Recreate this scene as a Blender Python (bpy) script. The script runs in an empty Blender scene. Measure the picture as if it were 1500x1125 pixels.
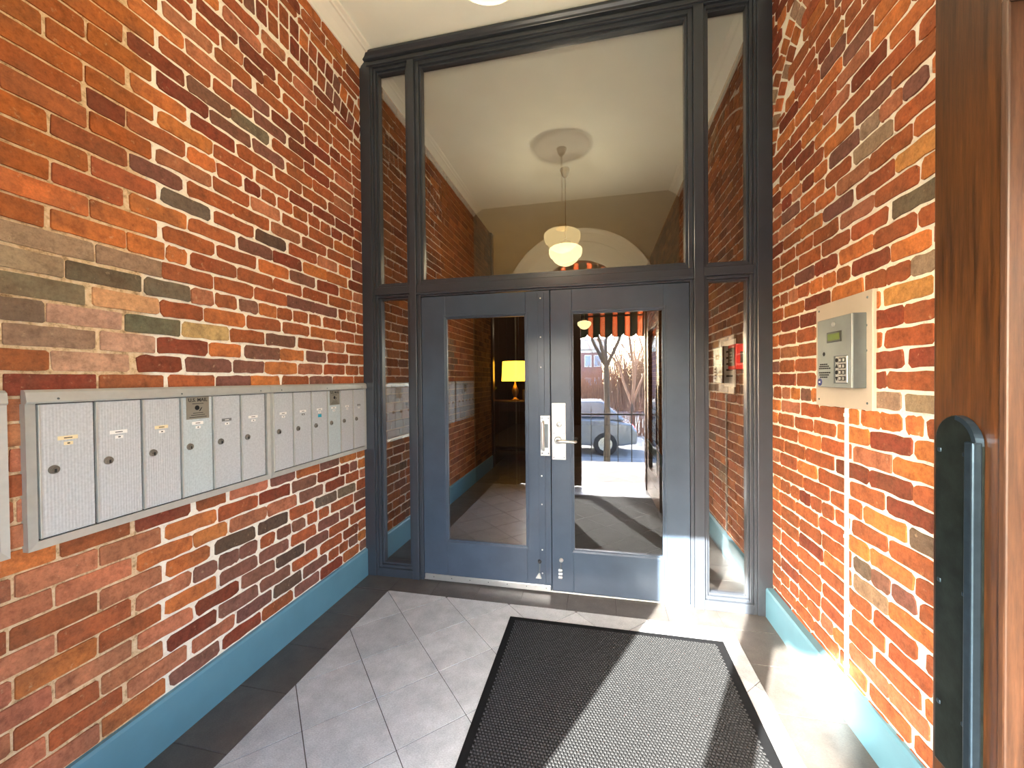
import bpy, math, random
from mathutils import Vector, Matrix
random.seed(7)
R = math.radians
S = bpy.context.scene
C = S.collection

# ------------------------------------------------------------------ camera
F_PX = 582.0
YAW, PITCH, ROLL = 0.21207, -0.012573, -0.009409
CAM_H = 1.5
def cam_axes():
    cy, sy = math.cos(YAW), math.sin(YAW)
    f = Vector((-sy*math.cos(PITCH), cy*math.cos(PITCH), math.sin(PITCH)))
    r = Vector((cy, sy, 0)); u = r.cross(f)
    return (r*math.cos(ROLL)+u*math.sin(ROLL), u*math.cos(ROLL)-r*math.sin(ROLL), f)
CR, CU, CF = cam_axes()
cam_d = bpy.data.cameras.new('camera'); cam = bpy.data.objects.new('camera', cam_d); C.objects.link(cam)
cam_d.sensor_width = 36; cam_d.lens = F_PX/1500*36; cam_d.clip_start = 0.02
M = Matrix.Identity(4)
for i in range(3):
    M[i][0] = CR[i]; M[i][1] = CU[i]; M[i][2] = -CF[i]
M[2][3] = CAM_H
cam.matrix_world = M
S.camera = cam

# ------------------------------------------------------------------ world, sun, exposure
SUN_EL = R(28.0)
SUN_H = Vector((0.428, 0.903, 0)).normalized()
sun_dir = Vector((SUN_H.x*math.cos(SUN_EL), SUN_H.y*math.cos(SUN_EL), -math.sin(SUN_EL)))
W = bpy.data.worlds.new('world'); S.world = W; W.use_nodes = True
wn = W.node_tree.nodes; wl = W.node_tree.links
sky = wn.new('ShaderNodeTexSky'); sky.sky_type = 'NISHITA'; sky.sun_disc = False
sky.sun_elevation = SUN_EL; sky.sun_rotation = math.atan2(-SUN_H.x, -SUN_H.y)
sky.air_density = 1.0; sky.dust_density = 2.0
wn['Background'].inputs['Strength'].default_value = 1.5
wl.new(sky.outputs[0], wn['Background'].inputs['Color'])
sd = bpy.data.lights.new('sun', 'SUN'); sun = bpy.data.objects.new('sun', sd); C.objects.link(sun)
sd.energy = 27.0; sd.angle = R(0.6); sd.color = (1.0, 0.96, 0.88)
sun.rotation_euler = sun_dir.to_track_quat('-Z', 'Y').to_euler(); sun.location = (-4, -8, 8)
vs = S.view_settings
S.display_settings.display_device = 'sRGB'
vs.view_transform = 'Standard'; vs.look = 'None'; vs.gamma = 1.0; vs.use_curve_mapping = False
vs.exposure = 1.86
S.cycles.max_bounces = 10; S.cycles.diffuse_bounces = 6; S.cycles.glossy_bounces = 6
S.cycles.transparent_max_bounces = 24; S.cycles.use_denoising = True
S.cycles.sample_clamp_indirect = 8.0
S.cycles.caustics_refractive = False
# light portal in the entrance opening (guides sky sampling, gives off no light of its own)
pd = bpy.data.lights.new('entrance_portal', 'AREA'); pd.shape = 'RECTANGLE'; pd.size = 1.7; pd.size_y = 3.35
pd.cycles.is_portal = True
po = bpy.data.objects.new('entrance_portal', pd); C.objects.link(po)
po.location = (-0.17, -0.36, 1.68); po.rotation_euler = (R(90), 0, 0)

# ------------------------------------------------------------------ dimensions
D = 2.744                    # front face of the glazed screen
DB = D+0.11                  # its rear face
XL, XR = -1.757, 1.062       # brick faces
ZC = 3.97                    # ceiling
YE = 0.03                    # inner face of the entrance wall
HALL_END = 13.0

# ------------------------------------------------------------------ materials
def lin(c):
    return tuple(((v/255)/12.92 if v/255 <= 0.04045 else ((v/255+0.055)/1.055)**2.4) for v in c)
def rgba(c): return (*lin(c), 1)
def new_mat(name):
    m = bpy.data.materials.new(name); m.use_nodes = True
    nt = m.node_tree; b = nt.nodes['Principled BSDF']
    return m, nt, b
def geo_pos(nt):
    g = nt.nodes.new('ShaderNodeNewGeometry'); return g.outputs['Position']
def noise(nt, vec, scale, detail=4, rough=0.55):
    n = nt.nodes.new('ShaderNodeTexNoise'); n.inputs['Scale'].default_value = scale
    n.inputs['Detail'].default_value = detail; n.inputs['Roughness'].default_value = rough
    nt.links.new(vec, n.inputs['Vector']); return n.outputs['Fac']
def ramp(nt, fac, stops):
    r = nt.nodes.new('ShaderNodeValToRGB'); nt.links.new(fac, r.inputs['Fac'])
    el = r.color_ramp.elements
    while len(el) < len(stops): el.new(0.5)
    for e, (p, c) in zip(el, stops): e.position = p; e.color = c
    return r.outputs['Color']
def mix(nt, fac, a, b, mode='MIX'):
    m = nt.nodes.new('ShaderNodeMix'); m.data_type = 'RGBA'; m.blend_type = mode
    for sock, v in ((m.inputs[0], fac), (m.inputs[6], a), (m.inputs[7], b)):
        if isinstance(v, (int, float)): sock.default_value = v
        elif isinstance(v, tuple): sock.default_value = v
        else: nt.links.new(v, sock)
    return m.outputs[2]
def bump(nt, b, height, strength=0.3, dist=0.002):
    n = nt.nodes.new('ShaderNodeBump'); n.inputs['Strength'].default_value = strength
    n.inputs['Distance'].default_value = dist
    nt.links.new(height, n.inputs['Height']); nt.links.new(n.outputs['Normal'], b.inputs['Normal'])
def scaled(nt, vec, s):
    m = nt.nodes.new('ShaderNodeMapping'); m.inputs['Scale'].default_value = s
    nt.links.new(vec, m.inputs['Vector']); return m.outputs[0]
def plain(name, col, rough=0.5, metal=0.0, var=0.12, scale=14, bmp=0.0, bscale=60, spec=0.5, coat=0.0):
    m, nt, b = new_mat(name); p = geo_pos(nt)
    c = rgba(col); dk = tuple(v*(1-var) for v in c[:3])+(1,); lt = tuple(min(1, v*(1+var)) for v in c[:3])+(1,)
    nt.links.new(ramp(nt, noise(nt, p, scale), [(0.3, dk), (0.7, lt)]), b.inputs['Base Color'])
    b.inputs['Roughness'].default_value = rough; b.inputs['Metallic'].default_value = metal
    b.inputs['Specular IOR Level'].default_value = spec
    if coat: b.inputs['Coat Weight'].default_value = coat
    if bmp: bump(nt, b, noise(nt, p, bscale), bmp)
    return m

def brick_mat():
    m, nt, b = new_mat('brick_clay'); p = geo_pos(nt)
    at = nt.nodes.new('ShaderNodeAttribute'); at.attribute_name = 'tint'
    t = at.outputs['Color']
    n1 = noise(nt, p, 22, 5, 0.65)
    shade = ramp(nt, n1, [(0.25, (0.55, 0.52, 0.50, 1)), (0.5, (1, 1, 1, 1)), (0.78, (1.25, 1.2, 1.15, 1))])
    c = mix(nt, 1.0, t, shade, 'MULTIPLY')
    # soot and weathering in soft patches a brick or two wide
    so = ramp(nt, noise(nt, p, 7, 5, 0.6), [(0.42, (0, 0, 0, 1)), (0.72, (0.5, 0.5, 0.5, 1))])
    c = mix(nt, so, c, rgba((104, 74, 54)))
    n3 = noise(nt, p, 75, 5, 0.75)
    c = mix(nt, 1.0, c, ramp(nt, n3, [(0.3, (0.72, 0.68, 0.66, 1)), (0.5, (1, 1, 1, 1)), (0.72, (1.25, 1.22, 1.2, 1))]), 'MULTIPLY')
    # mortar smears and lime bloom
    sm = ramp(nt, noise(nt, p, 34, 6, 0.7), [(0.62, (0, 0, 0, 1)), (0.72, (1, 1, 1, 1))])
    c = mix(nt, mix(nt, 1.0, sm, (0.42, 0.42, 0.42, 1), 'MULTIPLY'), c, rgba((208, 178, 140)))
    # burnt specks
    sp = ramp(nt, noise(nt, p, 95, 3, 0.6), [(0.70, (0, 0, 0, 1)), (0.78, (1, 1, 1, 1))])
    c = mix(nt, mix(nt, 1.0, sp, (0.6, 0.6, 0.6, 1), 'MULTIPLY'), c, rgba((70, 38, 26)))
    nt.links.new(c, b.inputs['Base Color'])
    b.inputs['Roughness'].default_value = 0.85; b.inputs['Specular IOR Level'].default_value = 0.25
    bump(nt, b, noise(nt, p, 60, 6, 0.75), 0.75, 0.005)
    return m
def mortar_mat(name, col):
    m, nt, b = new_mat(name); p = geo_pos(nt)
    n1 = noise(nt, p, 40, 6, 0.7)
    a = rgba(col)
    nt.links.new(ramp(nt, n1, [(0.25, tuple(v*0.6 for v in a[:3])+(1,)), (0.42, a), (0.75, tuple(min(1, v*1.2) for v in a[:3])+(1,))]), b.inputs['Base Color'])
    b.inputs['Roughness'].default_value = 0.95; b.inputs['Specular IOR Level'].default_value = 0.1
    bump(nt, b, noise(nt, p, 90, 6, 0.75), 0.8, 0.006)
    return m
def left_mortar_mat():
    # cream lime mortar in the infilled arch, older thin tan mortar in the wall around it (y < 1.27)
    m = mortar_mat('left_wall_mortar', (242, 232, 214)); nt = m.node_tree; b = nt.nodes['Principled BSDF']
    src = b.inputs['Base Color'].links[0].from_socket; p = geo_pos(nt)
    sx = nt.nodes.new('ShaderNodeSeparateXYZ'); nt.links.new(p, sx.inputs[0])
    a = nt.nodes.new('ShaderNodeMath'); a.operation = 'MULTIPLY_ADD'; a.inputs[1].default_value = 0.10; nt.links.new(noise(nt, p, 14, 3), a.inputs[0]); nt.links.new(sx.outputs['Y'], a.inputs[2])
    mr = nt.nodes.new('ShaderNodeMapRange'); mr.inputs['From Min'].default_value = 1.27; mr.inputs['From Max'].default_value = 1.33; nt.links.new(a.outputs[0], mr.inputs['Value'])
    old = ramp(nt, noise(nt, p, 45, 6, 0.7), [(0.3, rgba((138, 108, 76))), (0.48, rgba((214, 184, 144))), (0.75, rgba((236, 216, 184)))])
    nt.links.new(mix(nt, mr.outputs[0], old, src), b.inputs['Base Color'])
    return m
def tile_mat(name, a, bcol, rough):
    m, nt, b = new_mat(name); p = geo_pos(nt)
    n1 = noise(nt, p, 9, 8, 0.7); n2 = noise(nt, scaled(nt, p, (40, 90, 60)), 3, 5, 0.7)
    c = ramp(nt, n1, [(0.3, rgba(a)), (0.7, rgba(bcol))])
    c = mix(nt, 0.35, c, ramp(nt, n2, [(0.35, (0.25, 0.25, 0.25, 1)), (0.65, (0.85, 0.85, 0.85, 1))]), 'OVERLAY')
    sp = ramp(nt, noise(nt, p, 55, 2, 0.5), [(0.78, (0, 0, 0, 1)), (0.8, (1, 1, 1, 1))])
    c = mix(nt, mix(nt, 1.0, sp, (0.5, 0.5, 0.5, 1), 'MULTIPLY'), c, rgba((225, 220, 212)))
    oi = nt.nodes.new('ShaderNodeObjectInfo')
    v = ramp(nt, oi.outputs['Random'], [(0, (0.9, 0.9, 0.9, 1)), (1, (1.08, 1.07, 1.06, 1))])
    nt.links.new(mix(nt, 1.0, c, v, 'MULTIPLY'), b.inputs['Base Color'])
    b.inputs['Roughness'].default_value = rough
    bump(nt, b, n2, 0.25, 0.0015)
    return m
def glass_mat(name, base, tint=(1, 1, 1, 1)):
    m, nt, b = new_mat(name); nt.nodes.remove(b)
    out = nt.nodes['Material Output']
    tr = nt.nodes.new('ShaderNodeBsdfTransparent'); tr.inputs['Color'].default_value = tint
    gl = nt.nodes.new('ShaderNodeBsdfGlossy'); gl.inputs['Roughness'].default_value = 0.0
    # Schlick reflectance: base + (1 - base) * (1 - |cos|)^5, the same on both faces of the pane
    g = nt.nodes.new('ShaderNodeNewGeometry'); dt = nt.nodes.new('ShaderNodeVectorMath'); dt.operation = 'DOT_PRODUCT'
    nt.links.new(g.outputs['Incoming'], dt.inputs[0]); nt.links.new(g.outputs['Normal'], dt.inputs[1])
    def mth(op, a, b):
        n = nt.nodes.new('ShaderNodeMath'); n.operation = op
        for s_, v_ in zip(n.inputs, (a, b)):
            if v_ is None: continue
            if isinstance(v_, (int, float)): s_.default_value = v_
            else: nt.links.new(v_, s_)
        return n.outputs[0]
    k = mth('POWER', mth('SUBTRACT', 1.0, mth('ABSOLUTE', dt.outputs['Value'], None)), 5.0)
    ad = nt.nodes.new('ShaderNodeMath'); ad.operation = 'MULTIPLY_ADD'; ad.use_clamp = True; ad.inputs[1].default_value = 1-base; ad.inputs[2].default_value = base
    mx = nt.nodes.new('ShaderNodeMixShader'); nt.links.new(k, ad.inputs[0])
    nt.links.new(ad.outputs[0], mx.inputs[0]); nt.links.new(tr.outputs[0], mx.inputs[1]); nt.links.new(gl.outputs[0], mx.inputs[2])
    nt.links.new(mx.outputs[0], out.inputs['Surface'])
    return m
def emit_mat(name, col, strength, base=(0.8, 0.75, 0.65, 1)):
    m, nt, b = new_mat(name)
    b.inputs['Base Color'].default_value = base
    b.inputs['Emission Color'].default_value = rgba(col); b.inputs['Emission Strength'].default_value = strength
    b.inputs['Roughness'].default_value = 0.25
    return m
def opal_mat(name, strength):
    # milky glass lit from within by the bulb; part of the bulb's light goes straight through
    m, nt, b = new_mat(name); out = nt.nodes['Material Output']
    b.inputs['Base Color'].default_value = (0.012, 0.010, 0.007, 1); b.inputs['Roughness'].default_value = 0.2
    b.inputs['Emission Color'].default_value = (1.0, 0.74, 0.34, 1); b.inputs['Emission Strength'].default_value = strength
    tr = nt.nodes.new('ShaderNodeBsdfTransparent'); mx = nt.nodes.new('ShaderNodeMixShader'); mx.inputs[0].default_value = 0.12
    nt.links.new(b.outputs[0], mx.inputs[1]); nt.links.new(tr.outputs[0], mx.inputs[2]); nt.links.new(mx.outputs[0], out.inputs['Surface'])
    return m
def wood_mat(name, dark, light, rough=0.4):
    m, nt, b = new_mat(name); p = geo_pos(nt)
    n1 = noise(nt, scaled(nt, p, (45, 45, 2.2)), 2.2, 6, 0.65)
    n2 = noise(nt, scaled(nt, p, (160, 160, 14)), 2.0, 3, 0.6)
    c = ramp(nt, n1, [(0.3, rgba(dark)), (0.72, rgba(light))])
    c = mix(nt, 0.4, c, ramp(nt, n2, [(0.35, (0.3, 0.3, 0.3, 1)), (0.65, (0.8, 0.8, 0.8, 1))]), 'OVERLAY')
    nt.links.new(c, b.inputs['Base Color']); b.inputs['Roughness'].default_value = rough
    bump(nt, b, n2, 0.2, 0.001)
    return m
def reeded_mat(name, col, axis_scale=420):
    # brushed aluminium with fine vertical reeding running down each door
    m, nt, b = new_mat(name); p = geo_pos(nt)
    w = nt.nodes.new('ShaderNodeTexWave'); w.wave_type = 'BANDS'; w.bands_direction = 'Y'
    w.inputs['Scale'].default_value = 36; w.inputs['Distortion'].default_value = 0
    nt.links.new(p, w.inputs['Vector'])
    n1 = noise(nt, p, 120, 3)
    c = ramp(nt, n1, [(0.3, rgba(tuple(v-10 for v in col))), (0.7, rgba(tuple(min(255, v+8) for v in col)))])
    nt.links.new(c, b.inputs['Base Color'])
    b.inputs['Metallic'].default_value = 0.2; b.inputs['Roughness'].default_value = 0.5
    bump(nt, b, w.outputs['Fac'], 0.35, 0.001)
    return m
def stripe_mat(name):
    # awning canvas: dark ground with groups of fine orange and cream pinstripes, 0.2 m repeat along X
    m, nt, b = new_mat(name); p = geo_pos(nt)
    sx = nt.nodes.new('ShaderNodeSeparateXYZ'); nt.links.new(p, sx.inputs[0])
    a = nt.nodes.new('ShaderNodeMath'); a.operation = 'MULTIPLY_ADD'; a.inputs[1].default_value = 5.0; a.inputs[2].default_value = 20.33
    nt.links.new(sx.outputs['X'], a.inputs[0])
    fr = nt.nodes.new('ShaderNodeMath'); fr.operation = 'FRACT'; nt.links.new(a.outputs[0], fr.inputs[0])
    dk, og, cr = rgba((34, 44, 30)), rgba((196, 104, 56)), rgba((226, 190, 150))
    c = ramp(nt, fr.outputs[0], [(0.0, dk), (0.58, og), (0.68, cr), (0.71, og), (0.78, cr), (0.81, og), (0.88, cr), (0.91, og), (0.98, dk)])
    nt.nodes[-1].color_ramp.interpolation = 'CONSTANT'
    nt.links.new(c, b.inputs['Base Color']); b.inputs['Roughness'].default_value = 0.9
    b.inputs['Transmission Weight'].default_value = 0.0
    out = nt.nodes['Material Output']
    tl = nt.nodes.new('ShaderNodeBsdfTranslucent'); nt.links.new(c, tl.inputs['Color'])
    mx = nt.nodes.new('ShaderNodeMixShader'); mx.inputs[0].default_value = 0.4
    nt.links.new(b.outputs[0], mx.inputs[1]); nt.links.new(tl.outputs[0], mx.inputs[2]); nt.links.new(mx.outputs[0], out.inputs['Surface'])
    return m

MT = dict(
    brick=brick_mat(), mortar_left=left_mortar_mat(), panel=wood_mat('dark_panelling', (34, 20, 12), (58, 36, 22), 0.45), mortar=mortar_mat('lime_mortar', (242, 232, 214)), mortar_hall=mortar_mat('hall_mortar', (150, 110, 70)),  # hall mortar is toned down to stand in for the unlit hall
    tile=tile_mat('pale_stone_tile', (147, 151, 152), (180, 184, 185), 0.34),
    tile_dark=tile_mat('charcoal_tile', (64, 61, 58), (86, 82, 78), 0.36), tile_hall=tile_mat('hall_tile', (58, 55, 52), (74, 71, 68), 0.45),  # hall tile is the floor tile darkened for the dim hall
    grout=plain('grout', (74, 70, 68), 0.9, bmp=0.3),
    ceiling=plain('ceiling_paint', (240, 243, 230), 0.7, var=0.03, scale=3, bmp=0.1, bscale=8),
    plaster=plain('ivory_plaster', (150, 140, 118), 0.75, var=0.05, scale=4, bmp=0.15, bscale=12),
    white=plain('white_gloss_paint', (240, 238, 224), 0.4, var=0.02, scale=5),
    frame=plain('slate_frame_paint', (52, 57, 64), 0.28, var=0.08, scale=9, bmp=0.06, bscale=30),
    door=plain('slate_door_paint', (58, 70, 84), 0.3, var=0.12, scale=7, bmp=0.06, bscale=30),
    teal=plain('teal_baseboard_paint', (90, 134, 150), 0.42, var=0.06, scale=6, bmp=0.08, bscale=25),
    alu=plain('brushed_aluminium', (188, 188, 180), 0.42, 0.4, var=0.06, scale=30),
    reed=reeded_mat('reeded_aluminium_door', (192, 194, 194)),
    reed_blue=reeded_mat('pale_blue_aluminium_door', (190, 200, 200)),
    lock=plain('worn_lock', (128, 122, 112), 0.4, 0.6), chrome=plain('satin_chrome', (205, 205, 200), 0.3, 0.8, var=0.04),
    steel=plain('stainless_box', (152, 158, 154), 0.38, 0.55, var=0.08, scale=10),
    steel_dark=plain('grey_box_side', (96, 104, 106), 0.45, 0.4, var=0.08),
    plate=plain('beige_plate', (196, 182, 164), 0.45, 0.25, var=0.05, scale=5),
    brass=plain('aged_brass', (150, 116, 58), 0.3, 0.9, var=0.1),
    black=plain('black_paint', (22, 22, 22), 0.5),
    dark=plain('dark_gap', (26, 24, 30), 0.7),
    plaque=plain('bronze_grey_plaque', (142, 136, 122), 0.45, 0.3, var=0.08),
    paper=plain('paper_label', (238, 234, 226), 0.7, var=0.03), paper_cream=plain('cream_label', (232, 214, 168), 0.7, var=0.03),
    paper_dark=plain('dark_label', (110, 108, 104), 0.7), turquoise=plain('turquoise_sticker', (30, 150, 175), 0.5),
    ink=plain('ink', (20, 18, 17), 0.7), navy=plain('navy_badge', (28, 36, 92), 0.4),
    lcd=plain('lcd_green', (88, 104, 38), 0.25, var=0.04), lcd_rim=plain('lcd_rim', (30, 32, 26), 0.4),
    glass=glass_mat('clear_glass', 0.17), glass_ext=glass_mat('entrance_glass', 0.045),
    mat=plain('rubber_mat', (13, 14, 16), 0.7, var=0.25, scale=60, spec=0.15), nub=plain('mat_nubs', (36, 37, 38), 0.7, var=0.35, scale=160, spec=0.15),
    wood=wood_mat('dark_varnished_oak', (24, 12, 6), (78, 46, 20), 0.34), wood_light=wood_mat('worn_oak_moulding', (44, 27, 16), (76, 50, 33), 0.45),
    bronze=plain('blackened_bronze', (36, 44, 42), 0.38, 0.75, var=0.4, scale=26, bmp=0.1, bscale=80),
    bronze_edge=plain('worn_bronze_bar', (66, 84, 98), 0.3, 0.9, var=0.15, scale=40),
    lamp=opal_mat('opal_lamp_glass', 0.62), lamp_hall=opal_mat('opal_hall_lamp_glass', 0.55),
    drum=emit_mat('lit_linen_shade', (255, 176, 44), 2.4),
    red=plain('red_enamel', (240, 26, 34), 0.35, var=0.05), red_foil=plain('red_foil', (190, 20, 28), 0.2, 0.5, var=0.4, scale=90),
    dark_wood=wood_mat('hall_mahogany', (30, 15, 9), (58, 30, 16), 0.3),
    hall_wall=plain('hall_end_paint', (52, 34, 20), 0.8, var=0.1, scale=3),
    awning=stripe_mat('striped_canvas'), iron=plain('black_iron', (24, 24, 24), 0.5, 0.5),
    stone=plain('pale_paving', (150, 142, 128), 0.8, var=0.08, scale=3, bmp=0.2), asphalt=plain('road', (120, 122, 126), 0.9, var=0.1, scale=2),
    grass=plain('winter_grass', (132, 122, 72), 0.95, var=0.3, scale=8, bmp=0.4), bark=plain('bark', (84, 70, 58), 0.9, var=0.25, scale=20, bmp=0.5),
    twig=plain('brown_twigs', (150, 112, 86), 0.9, var=0.25, scale=6), hedge=plain('bare_hedge', (118, 82, 66), 0.95, var=0.3, scale=10, bmp=0.5),
    house=plain('faded_pink_brick', (150, 110, 104), 0.9, var=0.1, scale=3), house_trim=plain('house_trim', (236, 232, 224), 0.6),
    pane_sky_tint=plain('sky_tinted_pane', (150, 168, 186), 0.1, var=0.05), roof=plain('grey_roof', (92, 90, 92), 0.8),  # house panes coloured pale blue in place of reflected sky
    car=plain('silver_car_paint', (112, 116, 124), 0.25, 0.4, var=0.03, coat=0.6), car_glass=plain('car_glass', (26, 30, 34), 0.08), tyre=plain('tyre', (22, 22, 23), 0.8),
    conifer=plain('dark_conifer', (34, 48, 32), 0.9, var=0.4, scale=6), leaf=plain('dark_leaf', (38, 50, 30), 0.6, var=0.3), pot=plain('dark_pot', (52, 34, 28), 0.5),
)

# ------------------------------------------------------------------ mesh helpers
class MB:
    def __init__(s): s.v = []; s.f = []; s.smooth = False
    def box(s, x0, x1, y0, y1, z0, z1):
        n = len(s.v)
        s.v += [(x0,y0,z0),(x1,y0,z0),(x1,y1,z0),(x0,y1,z0),(x0,y0,z1),(x1,y0,z1),(x1,y1,z1),(x0,y1,z1)]
        s.f += [tuple(n+i for i in q) for q in ((0,3,2,1),(4,5,6,7),(0,1,5,4),(1,2,6,5),(2,3,7,6),(3,0,4,7))]
        return s
    def prism(s, pts, fn0, fn1):
        # pts: 2-D polygon; fn0/fn1 map a 2-D point to the two end caps
        n = len(s.v); k = len(pts)
        s.v += [tuple(fn0(p)) for p in pts]+[tuple(fn1(p)) for p in pts]
        s.f += [tuple(n+i for i in range(k))[::-1], tuple(n+k+i for i in range(k))]
        s.f += [(n+i, n+(i+1) % k, n+k+(i+1) % k, n+k+i) for i in range(k)]
        return s
    def lathe(s, prof, cx=0, cy=0, cz=0, seg=32, axis='Z', closed=False):
        n = len(s.v); k = len(prof)
        for i in range(seg):
            a = 2*math.pi*i/seg
            for r, h in prof:
                x, y = r*math.cos(a), r*math.sin(a)
                if axis == 'Z': s.v.append((cx+x, cy+y, cz+h))
                elif axis == 'X': s.v.append((cx+h, cy+x, cz+y))
                else: s.v.append((cx+x, cy+h, cz+y))
        for i in range(seg):
            j = (i+1) % seg
            for q in range(k-1):
                s.f.append((n+i*k+q, n+j*k+q, n+j*k+q+1, n+i*k+q+1))
        for q, rev in ((0, True), (k-1, False)):
            if prof[q][0] > 1e-5:
                cap = [n+i*k+q for i in range(seg)]
                s.f.append(tuple(cap[::-1] if rev else cap))
        s.smooth = True
        return s
    def tube(s, pts, rad, seg=8):
        pts = [Vector(p) for p in pts]; rads = rad if isinstance(rad, (list, tuple)) else [rad]*len(pts)
        n = len(s.v); prev = None
        for i, p in enumerate(pts):
            t = (pts[min(i+1, len(pts)-1)]-pts[max(i-1, 0)]).normalized()
            a = Vector((0, 0, 1)) if abs(t.z) < 0.9 else Vector((1, 0, 0))
            if prev is not None: a = prev
            u = (a-t*a.dot(t)).normalized(); w = t.cross(u); prev = u
            for j in range(seg):
                an = 2*math.pi*j/seg
                s.v.append(tuple(p+(u*math.cos(an)+w*math.sin(an))*rads[i]))
        for i in range(len(pts)-1):
            for j in range(seg):
                k = (j+1) % seg
                s.f.append((n+i*seg+j, n+i*seg+k, n+(i+1)*seg+k, n+(i+1)*seg+j))
        s.f.append(tuple(n+j for j in range(seg))[::-1]); s.f.append(tuple(n+(len(pts)-1)*seg+j for j in range(seg)))
        s.smooth = True
        return s
    def ring(s, x0, x1, z0, z1, w, y0, y1, wb=None, wt=None):
        # picture-frame ring in the XZ plane, member width w, from y0 to y1
        wb = w if wb is None else wb; wt = w if wt is None else wt
        s.box(x0, x0+w, y0, y1, z0, z1); s.box(x1-w, x1, y0, y1, z0, z1)
        if wb > 0: s.box(x0+w, x1-w, y0, y1, z0, z0+wb)
        if wt > 0: s.box(x0+w, x1-w, y0, y1, z1-wt, z1)
        return s
    def build(s, name, mat, parent=None, bevel=0, smooth=None, loc=None):
        me = bpy.data.meshes.new(name)
        v = s.v
        if loc is not None: v = [(a-loc[0], b-loc[1], c-loc[2]) for a, b, c in v]
        me.from_pydata(v, [], s.f); me.update()
        if (s.smooth if smooth is None else smooth):
            me.polygons.foreach_set('use_smooth', [True]*len(me.polygons))
            try: me.set_sharp_from_angle(angle=R(40))
            except Exception: pass
        o = bpy.data.objects.new(name, me); C.objects.link(o)
        if mat is not None: me.materials.append(MT[mat] if isinstance(mat, str) else mat)
        if loc is not None: o.location = loc
        if parent is not None:
            o.parent = parent
            if loc is not None: o.location = Vector(loc)-world_loc(parent)
            else: o.location = -world_loc(parent)
        if bevel:
            b = o.modifiers.new('bevel', 'BEVEL'); b.width = bevel; b.segments = 2; b.limit_method = 'ANGLE'; b.angle_limit = R(40)
        return o
def world_loc(o):
    p = Vector((0, 0, 0))
    while o is not None: p += o.location; o = o.parent
    return p
def tag(o, label, cat=None, group=None, kind=None):
    if label: o['label'] = label
    if cat: o['category'] = cat
    if group: o['group'] = group
    if kind: o['kind'] = kind
    return o
def empty(name, loc, label, cat, group=None, kind=None):
    o = bpy.data.objects.new(name, None); o.empty_display_size = 0.1; C.objects.link(o); o.location = loc
    return tag(o, label, cat, group, kind)
def text_mesh(txt, size, name, mat, parent, fn, depth=0.0006):
    cu = bpy.data.curves.new(name, 'FONT'); cu.body = txt; cu.size = size; cu.align_x = 'CENTER'; cu.align_y = 'CENTER'
    cu.resolution_u = 2; cu.extrude = depth; cu.offset = size*0.02
    t = bpy.data.objects.new(name, cu); C.objects.link(t)
    dg = bpy.context.evaluated_depsgraph_get()
    me = bpy.data.meshes.new_from_object(t.evaluated_get(dg)); bpy.data.objects.remove(t)
    m = MB(); m.v = [tuple(fn(v.co)) for v in me.vertices]; m.f = [tuple(p.vertices) for p in me.polygons]
    return m.build(name, mat, parent)
def copy_tree(o, parent=None):
    c = o.copy(); C.objects.link(c); c.parent = parent
    for ch in list(o.children): copy_tree(ch, c)
    return c

# ------------------------------------------------------------------ brick walls
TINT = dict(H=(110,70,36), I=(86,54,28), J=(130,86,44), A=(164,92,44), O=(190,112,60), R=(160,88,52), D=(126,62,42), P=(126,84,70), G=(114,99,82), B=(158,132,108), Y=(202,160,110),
            T=(198,136,74), S=(178,112,80), K=(90,74,62), N=(98,93,74), W=(190,146,122))
def proj(p):
    q = Vector(p)-Vector((0, 0, CAM_H)); d = q.dot(CF)
    if d < 0.05: return None
    return 750+F_PX*q.dot(CR)/d, 562.5-F_PX*q.dot(CU)/d, d
def brick_geom(y0, y1, z0, z1, rng, rough, rot=0.0):
    """outline of a worn brick face in wall coordinates (y, z): 16 points"""
    w, h = y1-y0, z1-z0
    r = min(0.007, h*0.18, w*0.18)*(0.5+rough)
    j = 0.0010+0.0024*rough
    g = lambda a: rng.uniform(-a, a)
    rr = [r*rng.uniform(0.4, 1.5) for _ in range(4)]
    x, z = w/2, h/2
    pts = [(-x+rr[0], -z+g(j)), (-x*0.55, -z+g(j)), (-x*0.18, -z+g(j)), (x*0.2, -z+g(j)), (x*0.6, -z+g(j)), (x-rr[1], -z+g(j)), (x+g(j), -z+rr[1]), (x+g(j), z-rr[2]),
           (x-rr[2], z+g(j)), (x*0.58, z+g(j)), (x*0.2, z+g(j)), (-x*0.2, z+g(j)), (-x*0.6, z+g(j)), (-x+rr[3], z+g(j)), (-x+g(j), z-rr[3]), (-x+g(j), -z+rr[0])]
    c, s = math.cos(rot), math.sin(rot)
    return [(a*c-b*s, a*s+b*c) for a, b in pts]
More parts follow.
